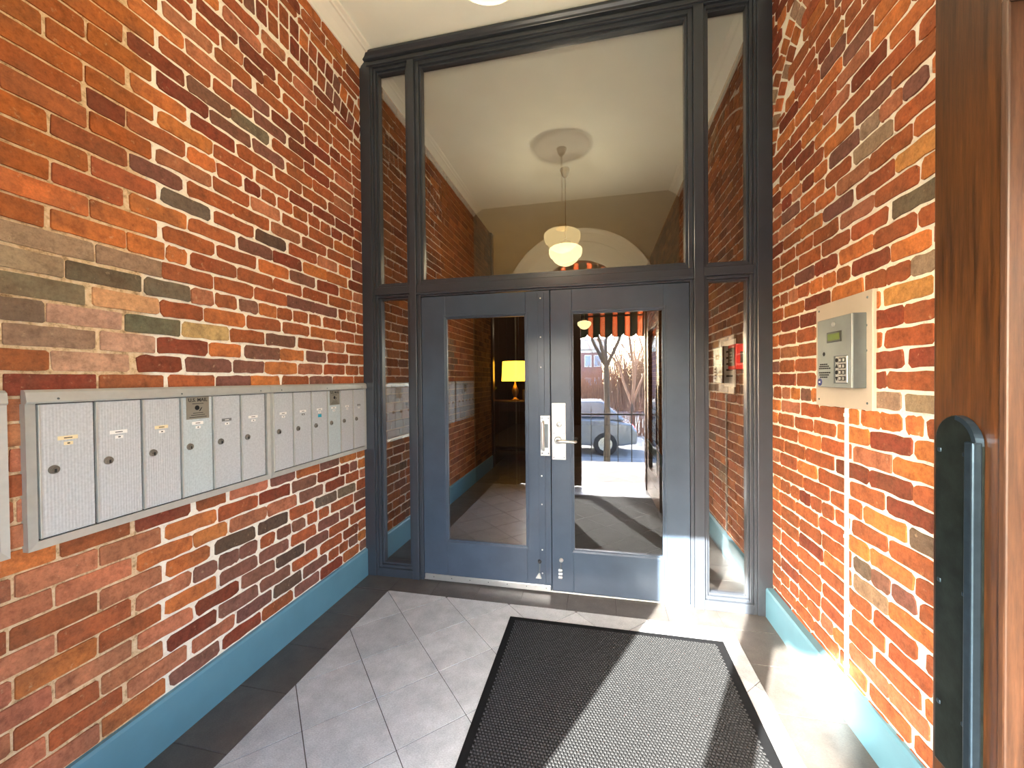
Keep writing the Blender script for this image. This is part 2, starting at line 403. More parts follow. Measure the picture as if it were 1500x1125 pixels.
def make_bricks(wall, X, side, specs, part_name='brick', nmax=300, hidden=None, seed=1):
    """specs: (yc, zc, outline, proud, tint). The bricks that show largest become parts, the rest one joined part."""
    rng = random.Random(seed)
    scored = []
    for sp in specs:
        yc, zc = sp[0], sp[1]; pr = proj((X, yc, zc)); sc = -1
        if pr and -20 < pr[0] < 1520 and -20 < pr[1] < 1145 and not (hidden and hidden(yc, zc)):
            w = max(p[0] for p in sp[2])-min(p[0] for p in sp[2]); h = max(p[1] for p in sp[2])-min(p[1] for p in sp[2])
            sc = w*h*abs(X)/pr[2]**3
        scored.append((sc, sp))
    scored.sort(key=lambda t: -t[0])
    sv, sf, st = [], [], []
    for i, (sc, (yc, zc, out, proud, tint)) in enumerate(scored):
        n = len(out); xf = side*proud; xb = -side*0.010
        v = [(xf, a*0.985, b*0.96) for a, b in out]+[(xb, a, b) for a, b in out]
        f = [tuple(range(n)) if side < 0 else tuple(range(n))[::-1]]
        for k in range(n):
            q = (k, (k+1) % n, n+(k+1) % n, n+k)
            f.append(q if side > 0 else q[::-1])
        # outline runs counter-clockwise in (y, z); seen from +X that is counter-clockwise too
        f = [t[::-1] for t in f]
        col = (*tint, 1.0)
        if i < nmax and sc > 0:
            me = bpy.data.meshes.new(part_name); me.from_pydata(v, [], f)
            at = me.attributes.new('tint', 'FLOAT_COLOR', 'POINT'); at.data.foreach_set('color', col*len(v))
            me.materials.append(MT['brick'])
            o = bpy.data.objects.new(part_name, me); C.objects.link(o); o.parent = wall
            o.location = Vector((X, yc, zc))-wall.location
        else:
            m = len(sv); sv += [(X+a, yc+b, zc+c) for a, b, c in v]; sf += [tuple(m+k for k in q) for q in f]; st += col*len(v)
    if sv:
        me = bpy.data.meshes.new('brickwork'); me.from_pydata(sv, [], sf)
        at = me.attributes.new('tint', 'FLOAT_COLOR', 'POINT'); at.data.foreach_set('color', st)
        me.materials.append(MT['brick'])
        o = bpy.data.objects.new('brickwork', me); C.objects.link(o); o.parent = wall; o.location = -wall.location; o['kind'] = 'stuff'
def jit(c, rng, a=0.14):
    k = 1+rng.uniform(-a, a); c = lin(c)
    return tuple(min(1, v*k*(1+rng.uniform(-0.06, 0.06))) for v in c)
def course_specs(y_lo, y_hi, z_lo, z_hi, pitch, zoff, explicit, palette, old, arch=None, seed=3):
    rng = random.Random(seed); ex = {}
    for t in explicit.split():
        k, a, b, c = t.split(','); ex.setdefault(int(k), []).append((int(a)/1000-0.003, int(b)/1000+0.003, c))
    specs = []
    k0 = int(math.floor((z_lo-zoff)/pitch))
    for k in range(k0, int((z_hi-zoff)/pitch)+2):
        zc = zoff+k*pitch
        row = sorted(ex.get(k, [])); fill = []
        header = (k % 7 == 4)
        edges = [y_lo]+[e for r in row for e in (r[0]-0.014, r[1]+0.014)]+[y_hi]
        gaps = [(edges[i], edges[i+1]) for i in range(0, len(edges), 2)]
        for gi, (a, b) in enumerate(gaps):
            if b-a < 0.045: continue
            L = b-a
            bl = 0.113 if (header and not old(a+0.01, zc)) else 0.219
            # the wall's own bond: alternate courses start half a brick later
            cuts = []
            if gi == 0 and gi < len(gaps)-1 or (gi == 0 and not row):
                y = b; 
                if not row: y = b-rng.uniform(0.02, 0.2)
                lst = [] if row else [(y, b)]
                while y-a > 0.02:
                    l = bl*rng.uniform(0.94, 1.05)*(0.5 if rng.random() < 0.07 else 1)
                    l = min(l, y-a); 
                    if y-a-l < 0.06: l = y-a
                    lst.append((y-l, y)); y -= l
                cuts = lst
            else:
                n = max(1, round(L/bl)); 
                ws = [rng.uniform(0.9, 1.1) for _ in range(n)]
                y = a
                for w in ws:
                    l = L*w/sum(ws); cuts.append((y, y+l)); y += l
            fill += [(p+0.0055, q-0.0055, None) for p, q in cuts if q-p > 0.03]
        for (a, b, c) in row+fill:
            ym = (a+b)/2
            isold = old(ym, zc)
            hh = pitch/2-(0.0042 if isold else 0.0053)+rng.uniform(-0.0012, 0.0012)
            if isold: a, b = a-0.002, b+0.002
            z0, z1 = zc-hh+rng.uniform(-0.0015, 0.0015), zc+hh
            if z1 < z_lo or z0 > z_hi: continue
            z0 = max(z0, z_lo); z1 = min(z1, z_hi)
            if arch:
                iz, ez = arch(ym)
                if iz is not None:
                    if zc < (iz+ez)/2: z1 = min(z1, iz-0.008)
                    else: z0 = max(z0, ez+0.008)
            if z1-z0 < 0.02: continue
            tint = jit(TINT[c] if c else TINT[palette(ym, zc, rng)], rng)
            z = (z0+z1)/2
            specs.append((ym, z, brick_geom(a, b, z0, z1, rng, 0.25 if isold else 0.95), 0.001+rng.uniform(0, 0.004), tint))
    return specs
def arch_specs(yc, zc, rad, rows, a0, a1, rng, palette='RRDDOP'):
    specs = []
    for q in range(rows):
        r0 = rad+q*0.118; n = int(abs(a1-a0)*(r0+0.05)/0.077)
        for i in range(n):
            a = a0+(a1-a0)*(i+0.5+0.5*(q % 2))/n
            rm = r0+0.058; y, z = yc+rm*math.cos(a), zc+rm*math.sin(a)
            if z > ZC-0.06: continue
            o = brick_geom(-0.0335, 0.0335, -0.052, 0.052, rng, 0.3, a-math.pi/2)
            specs.append((y, z, o, rng.uniform(0, 0.003), jit(TINT[rng.choice(palette)], rng)))
    return specs

LEFT="3,1308,1526,P 3,1549,1759,D 3,1775,1987,R 3,2009,2219,P 3,2233,2445,D 4,1159,1371,S 4,1401,1609,S 4,1627,1837,P 4,1856,2058,K 4,2081,2292,P 5,1302,1513,D 5,1532,1746,P 5,1767,1972,P 5,1993,2200,R 5,2236,2449,R 6,1192,1404,S 6,1422,1633,D 6,1655,1863,P 6,1876,2083,K 6,2105,2308,P 6,2322,2529,R 7,1297,1516,O 7,1537,1745,P 7,1762,1966,P 7,1987,2192,R 7,2217,2420,P 7,2441,2596,P 8,1191,1401,S 8,1414,1521,P 8,1536,1632,P 8,1648,1745,P 8,1773,1864,R 8,1888,1982,P 8,1998,2097,P 8,2123,2206,R 8,2230,2320,R 9,1303,1484,O 9,1516,1736,K 9,1758,1960,K 9,1981,2174,R 9,2197,2398,G 9,2418,2615,G 10,1197,1404,O 10,1417,1576,O 10,1597,1814,S 10,1823,2029,S 10,2060,2260,P 10,2292,2486,D 11,1302,1523,O 11,1535,1753,R 11,1769,1983,D 11,2003,2200,P 11,2223,2428,D 12,1192,1404,D 12,1432,1572,R 12,1600,1821,S 19,854,1074,D 19,1092,1300,R 19,1325,1526,R 19,1538,1725,P 19,1731,1915,O 20,737,949,R 20,964,1178,W 20,1211,1375,D 20,1399,1615,P 20,1631,1810,P 20,1823,2047,O 20,2067,2274,S 20,2298,2505,R 21,854,1074,B 21,1098,1270,W 21,1289,1498,D 21,1509,1671,O 21,1693,1918,P 21,1926,2109,O 21,2136,2311,P 21,2336,2550,R 22,731,942,G 22,955,1157,W 22,1177,1371,N 22,1385,1606,Y 22,1616,1818,R 22,1834,2041,P 22,2070,2282,R 22,2301,2509,S 23,837,1049,G 23,1076,1287,Y 23,1299,1473,R 23,1486,1695,O 23,1711,1927,R 24,780,992,B 24,1007,1226,N 24,1243,1417,G 24,1428,1526,S 24,1545,1648,R 24,1673,1777,P 24,1793,1901,O 24,1914,2021,R 24,2034,2146,R 24,2167,2269,R 25,852,1076,B 25,1089,1304,B 25,1307,1523,R 25,1539,1750,R 25,1761,1978,R 25,1988,2214,P 25,2213,2433,P 26,971,1175,O 26,1188,1313,O 26,1326,1408,O 26,1428,1649,R 26,1665,1881,R 26,1890,2098,R 26,2117,2333,R 27,853,1062,O 27,1075,1288,O 27,1316,1536,R 27,1556,1768,R 27,1792,1997,O 27,2010,2217,P 27,2476,2605,O 28,1195,1407,O 28,1423,1650,R 28,1672,1878,P 28,1891,2100,D 28,2121,2337,O 28,2336,2549,O 29,1312,1522,G 29,1545,1760,R 29,1779,1981,K 29,2466,2594,O 30,1422,1641,R 30,1646,1862,R 30,1881,2093,S 31,1297,1528,S 31,1541,1734,R 31,1749,1938,S 32,1075,1182,D 32,1197,1409,R 32,1426,1551,O 32,1565,1688,R 33,1306,1535,O 33,1549,1761,R 34,1208,1420,O 34,1440,1658,D 34,1675,1890,R 35,1302,1520,D 35,1533,1749,P 35,1767,1977,P 36,1203,1415,D 36,1428,1638,P 36,1649,1870,G 37,1315,1533,R 37,1553,1762,R 37,1781,1993,P 38,1203,1415,O 38,1427,1641,S 38,1657,1873,P 39,1331,1545,S 39,1564,1760,R 39,1800,2012,R 40,1477,1581,R 40,1601,1710,S 40,1724,1836,D 40,1846,1954,R 41,1481,1684,D 41,1700,1920,D 42,1608,1824,S 43,1838,1996,S"
RIGHT="3,1635,1842,R 4,1554,1736,S 4,1745,1977,S 5,1591,1806,R 5,1834,1981,R 6,1762,1959,R 7,1349,1561,R 7,1606,1815,R 7,1844,1982,R 8,1533,1732,O 8,1743,1945,B 9,1376,1588,R 9,1613,1721,P 9,1738,1831,P 9,1844,1945,G 10,1394,1606,R 10,1623,1838,O 10,1854,1982,O 11,1519,1733,R 11,1750,1956,R 12,1426,1638,G 12,1660,1883,O 12,1898,2110,R 13,1534,1747,D 13,1768,1974,R 14,1405,1617,R 14,1632,1845,D 14,1859,2071,D 15,1500,1712,O 15,1728,1946,S 16,1402,1614,O 16,1632,1840,D 16,1853,2058,O 17,1586,1656,O 17,1682,1783,O 17,1793,1897,O 17,1924,1986,O 18,1445,1657,B 18,1684,1831,B 19,1533,1751,R 19,1761,1835,D 20,1433,1645,D 20,1673,1832,D 21,1543,1761,R 22,1531,1658,R 22,1673,1827,D 23,1548,1767,T 24,1537,1634,B 24,1642,1755,R 24,1762,1873,R 24,1893,2105,O 25,1559,1729,O 25,1743,1958,D 26,1397,1605,R 26,1618,1823,R 26,1838,2050,O 27,1516,1728,G 28,1376,1588,O 28,1606,1820,R 28,1833,2041,S 29,1496,1708,T 29,1722,1934,R 30,1413,1625,O 30,1638,1845,R 30,1858,2066,S 31,1500,1712,R 31,1731,1951,B 32,1569,1672,P 32,1688,1792,S 32,1801,1907,B 32,1920,2130,P 33,1514,1723,R 33,1736,1934,P 34,1626,1841,R 34,1854,2057,R 35,1763,1963,D"

def wall_shell(name, X, side, y0, y1, z0, z1, mat, label):
    # mortar bed: a solid wall whose face lies 6 mm behind the brick faces
    m = MB(); a, b = (X-side*0.30, X-side*0.0025); m.box(min(a, b), max(a, b), y0, y1, z0, z1)
    o = m.build(name, mat, loc=(X-side*0.15, (y0+y1)/2, 0)); return tag(o, label, 'wall', kind='structure')

# --- left wall of the lobby
wl_ = wall_shell('wall_left', XL, 1, -0.30, DB, 0, ZC+0.3, 'mortar_left', 'left lobby wall of worn red brick above the mailboxes')
def pal_left(y, z, rng):
    if y < 1.27:
        return rng.choice('AAAARA') if z > 1.9 else rng.choice('SRRSRSO')
    if z > 2.5: return rng.choice('RRDRSRORD')
    return rng.choice('RRRRDPSRORR') if z > 1.2 else rng.choice('PPDRRSPRO')
def left_arch(y):
    if y < 1.2: return None, None
    dy = y-1.97; zi = math.sqrt(2.6**2-dy*dy)+3.43-2.6
    return zi, zi+0.24
rngA = random.Random(11)
spec = course_specs(-0.3, DB, 0.12, ZC-0.02, 0.078, 0.0148, LEFT, pal_left, lambda y, z: y < 1.275, left_arch, 3)
half = math.asin(0.78/2.6)
spec += arch_specs(1.97, 3.43-2.6, 2.6, 2, math.pi/2+half, math.pi/2-half-0.02, rngA)
def hid_left(y, z): return 0.1 < y < 2.7 and 1.0 < z < 1.45
make_bricks(wl_, XL, 1, spec, hidden=hid_left, seed=5)
# --- right wall of the lobby
wr_ = wall_shell('wall_right', XR, -1, -0.30, DB, 0, ZC+0.3, 'mortar', 'right lobby wall of orange red brick with thick pale mortar')
def pal_right(y, z, rng): return rng.choice('RRRRDOSRDORP') if z > 1.2 else rng.choice('RRRROSRDR')
def right_arch(y):
    dy = y-1.77
    if abs(dy) >= 1.225: return None, None
    e = math.sqrt(1.23**2-dy*dy)+2.55
    i = math.sqrt(max(0, 0.99**2-dy*dy))+2.55 if abs(dy) < 0.99 else 2.55
    return i, e
spec = course_specs(-0.3, DB, 0.12, ZC-0.02, 0.0777, 0.0055, RIGHT, pal_right, lambda y, z: False, right_arch, 4)
spec += arch_specs(1.77, 2.55, 0.99, 2, 0.0, math.pi, random.Random(12), 'OORRSB')
make_bricks(wr_, XR, -1, spec, seed=6)
# --- hall walls behind the glazed screen
def pal_hall(y, z, rng): return rng.choice('HHHIIJ')  # older, browner bricks, with the hall's lack of light darkened into the tints
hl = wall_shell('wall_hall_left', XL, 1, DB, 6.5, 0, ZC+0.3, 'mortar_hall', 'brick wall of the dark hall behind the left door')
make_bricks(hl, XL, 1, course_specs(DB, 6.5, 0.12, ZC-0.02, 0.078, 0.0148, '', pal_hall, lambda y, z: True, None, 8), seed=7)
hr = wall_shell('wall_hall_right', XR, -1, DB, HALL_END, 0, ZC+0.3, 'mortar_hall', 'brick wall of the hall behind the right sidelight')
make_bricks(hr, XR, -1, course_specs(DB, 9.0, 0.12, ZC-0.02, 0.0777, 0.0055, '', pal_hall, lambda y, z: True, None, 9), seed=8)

# ------------------------------------------------------------------ floor with tiles
fl = MB().box(-2.7, XR+0.3, -0.30, HALL_END, -0.12, -0.003).build('floor', 'grout', loc=(0, 1, 0))
tag(fl, 'tiled lobby floor with pale diagonal tiles and a dark border', 'floor', kind='structure')
def clip(poly, ax, val, keep_less):
    out = []
    for i in range(len(poly)):
        a, b = poly[i], poly[(i+1) % len(poly)]
        ina = (a[ax] <= val) == keep_less or a[ax] == val; inb = (b[ax] <= val) == keep_less or b[ax] == val
        if ina: out.append(a)
        if ina != inb:
            t = (val-a[ax])/(b[ax]-a[ax]); out.append((a[0]+(b[0]-a[0])*t, a[1]+(b[1]-a[1])*t))
    return out
def area(p): return abs(sum(p[i][0]*p[(i+1) % len(p)][1]-p[(i+1) % len(p)][0]*p[i][1] for i in range(len(p))))/2
tile_meshes = {}
def tile(poly, mat, par, name='tile'):
    if len(poly) < 3 or area(poly) < 0.0006: return
    cx = sum(p[0] for p in poly)/len(poly); cy = sum(p[1] for p in poly)/len(poly)
    loc = [(p[0]-cx, p[1]-cy) for p in poly]
    key = (mat, tuple((round(a, 4), round(b, 4)) for a, b in loc))
    if key not in tile_meshes:
        n = len(loc)
        ccw = sum(loc[i][0]*loc[(i+1) % n][1]-loc[(i+1) % n][0]*loc[i][1] for i in range(n)) > 0
        if not ccw: loc = loc[::-1]
        ins = lambda p, d: (p[0]-d*(1 if p[0] > 0 else -1)*0.7, p[1]-d*(1 if p[1] > 0 else -1)*0.7)
        v = [(*ins(p, 0.0012), 0.0) for p in loc]+[(*p, -0.0012) for p in loc]+[(*p, -0.012) for p in loc]
        f = [tuple(range(n))]
        for r in (0, 1):
            f += [(r*n+i, (r+1)*n+i, (r+1)*n+(i+1) % n, r*n+(i+1) % n) for i in range(n)]
        me = bpy.data.meshes.new(name); me.from_pydata(v, [], f); me.materials.append(MT[mat]); tile_meshes[key] = me
    o = bpy.data.objects.new(name, tile_meshes[key]); C.objects.link(o); o.parent = par
    o.location = Vector((cx, cy, 0))-par.location
def diag_field(x0, x1, y0, y1, par, mat='tile'):
    P = 0.3125; q = 1/math.sqrt(2); g = P/2-0.0022
    for i in range(-30, 60):
        for j in range(-60, 40):
            a = 0.1453+P*(i+0.5); b = 0.2762+P*(j+0.5)
            cx, cy = (a+b)*q, (a-b)*q
            if not (x0-0.3 < cx < x1+0.3 and y0-0.3 < cy < y1+0.3): continue
            poly = [((a+s*g+b+t*g)*q, (a+s*g-b-t*g)*q) for s, t in ((-1, -1), (1, -1), (1, 1), (-1, 1))]
            for ax, val, less in ((0, x0, False), (0, x1, True), (1, y0, False), (1, y1, True)):
                if poly: poly = clip(poly, ax, val, less)
            if poly: tile(poly, mat, par)
def rect_tiles(x0, x1, y0, y1, along, start, par, mat='tile_dark'):
    p = 0.315; g = 0.002
    lo, hi = (y0, y1) if along == 'Y' else (x0, x1)
    t = start
    while t > lo: t -= p
    while t < hi:
        a, b = max(lo, t)+g, min(hi, t+p)-g
        if b-a > 0.02:
            tile([(x0+g, a), (x1-g, a), (x1-g, b), (x0+g, b)] if along == 'Y' else [(a, y0+g), (b, y0+g), (b, y1-g), (a, y1-g)], mat, par)
        t += p
BX0, BX1, BY1 = -1.468, 0.772, 2.566
diag_field(BX0, BX1, -0.30, BY1, fl)
rect_tiles(XL, BX0, -0.30, BY1, 'Y', 1.615, fl)
rect_tiles(BX1, XR, -0.30, BY1, 'Y', 1.957, fl)
rect_tiles(XL, XR, BY1, DB+0.06, 'X', -1.152, fl)
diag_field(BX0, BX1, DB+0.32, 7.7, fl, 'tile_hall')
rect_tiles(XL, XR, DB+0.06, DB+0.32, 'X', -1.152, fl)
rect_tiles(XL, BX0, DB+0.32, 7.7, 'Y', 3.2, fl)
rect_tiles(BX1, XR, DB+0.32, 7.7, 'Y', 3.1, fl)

# ------------------------------------------------------------------ ceilings, crown moulding, entrance wall, hall end
ce = MB().box(XL-0.3, XR+0.3, -0.30, D+0.02, ZC, ZC+0.2).build('ceiling', 'ceiling', loc=(0, 1, ZC))
tag(ce, 'cream plaster ceiling over the lobby', 'ceiling', kind='structure')
ch = MB().box(-2.7, XR+0.3, D+0.02, HALL_END, ZC, ZC+0.2).build('ceiling_hall', 'ceiling', loc=(0, 6, ZC))
tag(ch, 'cream plaster ceiling of the hall behind the glass', 'ceiling', kind='structure')
def crown(name, X, side, y0, y1, label):
    pr = [(0, -0.10), (0.012, -0.10), (0.018, -0.085), (0.05, -0.055), (0.085, -0.03), (0.098, -0.03), (0.104, -0.018), (0.125, -0.012), (0.13, 0), (0, 0)]
    m = MB(); m.prism(pr, lambda p: (X+side*p[0], y0, ZC+p[1]), lambda p: (X+side*p[0], y1, ZC+p[1]))
    return tag(m.build(name, 'white'), label, 'moulding', kind='structure')
crown('trim_1', XL, 1, -0.3, D, 'white crown moulding along the top of the left brick wall')
crown('trim_2', XR, -1, -0.3, D, 'white crown moulding along the top of the right brick wall')

# entrance wall with an arched opening
OX0, OX1, OZ = -1.125, 0.655, 2.50
ocx, orad = (OX0+OX1)/2, (OX1-OX0)/2
m = MB(); y0, y1 = -0.28, YE
m.box(XL-0.3, OX0, y0, y1, -0.1, ZC+0.2); m.box(OX1, XR+0.3, y0, y1, -0.1, ZC+0.2)
N = 24
for i in range(N):
    a0, a1 = math.pi*(1-i/N), math.pi*(1-(i+1)/N)
    p0 = (ocx+orad*math.cos(a0), OZ+orad*math.sin(a0)); p1 = (ocx+orad*math.cos(a1), OZ+orad*math.sin(a1))
    quad = [p0, p1, (p1[0], ZC+0.2), (p0[0], ZC+0.2)]
    m.prism(quad, lambda p: (p[0], y1, p[1]), lambda p: (p[0], y0, p[1]))
tag(m.build('wall_front', 'plaster', loc=(ocx, -0.1, 0)), 'plastered entrance wall with an arched doorway', 'wall', kind='structure')
# stepped plaster archivolt on the inner face
m = MB()
for r0, r1, t in ((orad-0.26, orad-0.20, 0.02), (orad-0.20, orad-0.01, 0.006), (orad-0.01, orad+0.05, 0.05), (orad+0.05, orad+0.10, 0.032), (orad+0.10, orad+0.17, 0.045)):
    for i in range(N):
        a0, a1 = math.pi*(1-i/N), math.pi*(1-(i+1)/N)
        q = [(ocx+r*math.cos(a), OZ+r*math.sin(a)) for r, a in ((r0, a0), (r0, a1), (r1, a1), (r1, a0))]
        m.prism(q, lambda p: (p[0], YE+t, p[1]), lambda p: (p[0], YE, p[1]))
tag(m.build('trim_3', 'white'), 'stepped ivory arch moulding over the entrance', 'moulding', kind='structure')
# dark panelling either side of the street doors
for k, (a, b) in enumerate(((XL+0.02, OX0-0.01), (OX1+0.01, XR-0.02))):
    w = empty('wall_panelling' if k == 0 else 'wall_panelling_hinge_side', ((a+b)/2, YE, 0), 'dark wooden panelling %s the street doors' % ('left of' if k == 0 else 'right of'), 'panelling', kind='structure')
    n = max(1, round((b-a)/0.11))
    for i in range(n):
        MB().box(a+(b-a)*i/n+0.002, a+(b-a)*(i+1)/n-0.002, YE-0.002, YE+0.016, 0.0, 2.46).build('board', 'panel', w, 0.003)
    MB().box(a, b, YE-0.002, YE+0.03, 2.46, 2.50).build('cap_rail', 'panel', w, 0.004)
# hall recess and end wall
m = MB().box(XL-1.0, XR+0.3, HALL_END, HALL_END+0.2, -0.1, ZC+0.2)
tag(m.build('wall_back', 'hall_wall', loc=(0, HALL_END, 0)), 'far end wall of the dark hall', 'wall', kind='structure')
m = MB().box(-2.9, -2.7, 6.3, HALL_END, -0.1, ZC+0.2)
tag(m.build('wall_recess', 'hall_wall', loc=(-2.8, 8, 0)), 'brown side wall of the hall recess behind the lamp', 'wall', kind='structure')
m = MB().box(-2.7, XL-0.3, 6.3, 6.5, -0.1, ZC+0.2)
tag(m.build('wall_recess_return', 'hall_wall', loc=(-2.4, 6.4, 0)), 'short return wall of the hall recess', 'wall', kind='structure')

# ------------------------------------------------------------------ baseboards
def baseboard(name, X, side, y0, y1, t, h, label, mat='teal'):
    pr = [(0, 0), (t, 0), (t, h-0.012), (t-0.006, h), (0, h)]
    m = MB(); m.prism(pr, lambda p: (X+side*p[0], y0, p[1]), lambda p: (X+side*p[0], y1, p[1]))
    return tag(m.build(name, mat, loc=(X+side*t/2, (y0+y1)/2, 0)), label, 'baseboard', kind='structure')
baseboard('baseboard_left', XL-0.006, 1, YE, D, 0.026, 0.207, 'teal painted baseboard under the mailboxes')
baseboard('baseboard_right', XR+0.006, -1, 1.995, D, 0.050, 0.182, 'thick teal baseboard between the glazed screen and the white cord')
baseboard('baseboard_right_near', XR+0.006, -1, YE, 1.995, 0.024, 0.190, 'thin teal baseboard in the sunlight beside the open wooden door')
baseboard('baseboard_hall_left', XL-0.006, 1, DB, 6.5, 0.026, 0.207, 'teal baseboard seen through the left glass door')
baseboard('baseboard_hall_right', XR+0.006, -1, DB, 9.0, 0.040, 0.182, 'teal baseboard seen through the right sidelight')

# ------------------------------------------------------------------ glazed screen (painted timber frame)
scr = empty('trim_4', (-0.36, D, 0), 'dark slate painted frame of the glazed lobby screen', 'frame', kind='structure')
JL, JR = XL+0.002, XR-0.002
ML0, ML1, MR0, MR1 = -1.3665, -1.313, 0.609, 0.670
TB0, TB1 = 2.147, 2.203
HZ = 3.865
MB().box(JL, JL+0.085, D-0.005, DB, 0, ZC-0.001).build('jamb', 'frame', scr, 0.004)
MB().box(JR-0.085, JR, D-0.005, DB, 0, ZC-0.001).build('jamb', 'frame', scr, 0.004)
MB().box(JL+0.085, JL+0.102, D+0.006, DB, 0.0, HZ).build('jamb_fillet', 'frame', scr, 0.002)
MB().box(JR-0.102, JR-0.085, D+0.006, DB, 0.0, HZ).build('jamb_fillet', 'frame', scr, 0.002)
MB().box(ML0, ML1, D-0.004, DB, 0, HZ).build('mullion', 'frame', scr, 0.004)
MB().box(MR0, MR1, D-0.004, DB, 0, HZ).build('mullion', 'frame', scr, 0.004)
MB().box(JL+0.085, JR-0.085, D, DB, HZ, ZC-0.001).build('head', 'frame', scr, 0.003)
# stepped cornice mouldings of the head
MB().prism([(0, -0.012), (0.05, -0.012), (0.05, -0.03), (0.035, -0.045), (0.028, -0.06), (0, -0.06)], lambda p: (JL+0.01, D-p[0], ZC+p[1]), lambda p: (JR-0.01, D-p[0], ZC+p[1])).build('cornice', 'frame', scr, 0.003)
MB().box(JL+0.06, JR-0.06, D-0.014, D+0.01, HZ+0.005, HZ+0.03).build('cornice_fillet', 'frame', scr, 0.004)
for a, b in ((JL+0.102, ML0), (ML1, MR0), (MR1, JR-0.102)):
    MB().box(a, b, D+0.002, DB, TB0, TB1).build('transom_bar', 'frame', scr, 0.004)
# lower sills of the sidelights
for a, b in ((JL+0.102, ML0), (MR1, JR-0.102)):
    MB().box(a, b, D, DB, 0, 0.062).build('sill', 'frame', scr, 0.004)
# door jambs and head stop beside the doors
for a, b in ((ML1, ML1+0.03), (MR0-0.022, MR0)):
    MB().box(a, b, D+0.012, DB, 0, TB0).build('door_stop', 'frame', scr, 0.003)
MB().box(ML1+0.03, MR0-0.022, D+0.012, DB, 2.118, TB0).build('door_stop', 'frame', scr, 0.003)
MB().box(ML1, MR0, D-0.004, D+0.012, 2.132, 2.147).build('door_stop', 'frame', scr, 0.002)

def glazing(name, x0, x1, z0, z1, label, w1=0.02, w2=0.014, deep=0.062, bottom=None):
    """a fixed light: two stepped beads and one pane"""
    win = empty(name, ((x0+x1)/2, D+deep, z0), label, 'window', kind='structure')
    MB().ring(x0, x1, z0, z1, w1, D+0.018, D+0.045, wb=(bottom or w1)).build('bead', 'frame', win, 0.003)
    i = w1; b = bottom or w1
    MB().ring(x0+i, x1-i, z0+b, z1-i, w2, D+0.036, D+deep+0.02, wb=w2).build('inner_bead', 'frame', win, 0.002)
    i += w2
    MB().box(x0+i-0.006, x1-i+0.006, D+deep, D+deep+0.006, z0+b+w2-0.006, z1-i+0.006).build('pane', 'glass', win)
    return win
glazing('window_1', JL+0.102, ML0, 0.062, TB0, 'lower left sidelight beside the mailboxes')
glazing('window_2', JL+0.102, ML0, TB1, HZ, 'narrow upper left light beside the crown moulding')
glazing('window_3', ML1, MR0, TB1, HZ, 'big transom window above the two glass doors', 0.03, 0.016)
glazing('window_4', MR1, JR-0.102, 0.062, TB0, 'lower right sidelight showing the red alarm box', 0.02, 0.014)
glazing('window_5', MR1, JR-0.102, TB1, HZ, 'narrow upper right light above the red alarm box', 0.02, 0.014)

# ------------------------------------------------------------------ the two glazed doors
DY0, DY1 = D+0.014, D+0.060
def glass_door(name, x0, x1, gx0, gx1, label):
    d = empty(name, ((x0+x1)/2, DY0, 0), label, 'door', kind='structure')
    gz0, gz1, zt, zb = 0.308, 1.953, 2.114, 0.016
    MB().box(x0, gx0, DY0, DY1, zb, zt).build('stile', 'door', d, 0.003)
    MB().box(gx1, x1, DY0, DY1, zb, zt).build('stile', 'door', d, 0.003)
    MB().box(gx0, gx1, DY0, DY1, gz1, zt).build('top_rail', 'door', d, 0.003)
    MB().box(gx0, gx1, DY0, DY1, zb, gz0).build('bottom_rail', 'door', d, 0.003)
    MB().ring(gx0-0.018, gx1+0.018, gz0-0.018, gz1+0.018, 0.012, DY0-0.005, DY0+0.003).build('bead', 'door', d, 0.002)
    MB().ring(gx0, gx1, gz0, gz1, 0.008, DY0+0.006, DY0+0.034).build('inner_bead', 'door', d, 0.001)
    MB().box(gx0+0.004, gx1-0.004, DY0+0.016, DY0+0.022, gz0+0.004, gz1-0.004).build('pane', 'glass', d)
    return d
DXM = -0.319
d1 = glass_door('door_1', -1.279, DXM-0.003, -1.092, -0.494, 'left slate blue glass door with an aluminium sweep')
d2 = glass_door('door_2', DXM+0.001, 0.584, -0.170, 0.425, 'right slate blue glass door with a lever handle plate')
# left door: astragal with screws, finger pull, sweep, foot bolt
MB().box(-0.408, -0.362, DY0-0.006, DY0+0.001, 0.06, 2.10).build('astragal', 'door', d1, 0.002)
for z in (0.135, 0.30, 0.62, 0.82, 1.58, 1.79, 2.06):
    MB().lathe([(0.006, 0), (0.005, -0.003), (0, -0.004)], -0.386, DY0-0.006, z, 10, 'Y').build('screw', 'chrome', d1)
pl = MB().box(-0.392, -0.324, DY0-0.012, DY0+0.001, 0.962, 1.243).build('pull_plate', 'chrome', d1, 0.003)
MB().tube([(-0.372, DY0-0.012, 1.005), (-0.372, DY0-0.04, 1.02), (-0.372, DY0-0.045, 1.05), (-0.372, DY0-0.045, 1.155), (-0.372, DY0-0.04, 1.185), (-0.372, DY0-0.012, 1.20)], 0.010, 10).build('pull_grip', 'chrome', pl)
MB().box(-0.362, -0.338, DY0-0.0135, DY0-0.011, 1.02, 1.185).build('recess', 'steel_dark', pl, 0.001)
for z in (0.98, 1.225):
    for x in (-0.38, -0.336): MB().lathe([(0.005, 0), (0.004, -0.002), (0, -0.003)], x, DY0-0.012, z, 8, 'Y').build('screw', 'steel_dark', pl)
sw = MB().box(-1.270, -0.330, DY0-0.010, DY0+0.0, 0.010, 0.052).build('sweep', 'chrome', d1, 0.002)
for i in range(7): MB().lathe([(0.004, 0), (0, -0.002)], -1.2+i*0.14, DY0-0.010, 0.034, 8, 'Y').build('screw', 'steel_dark', sw)
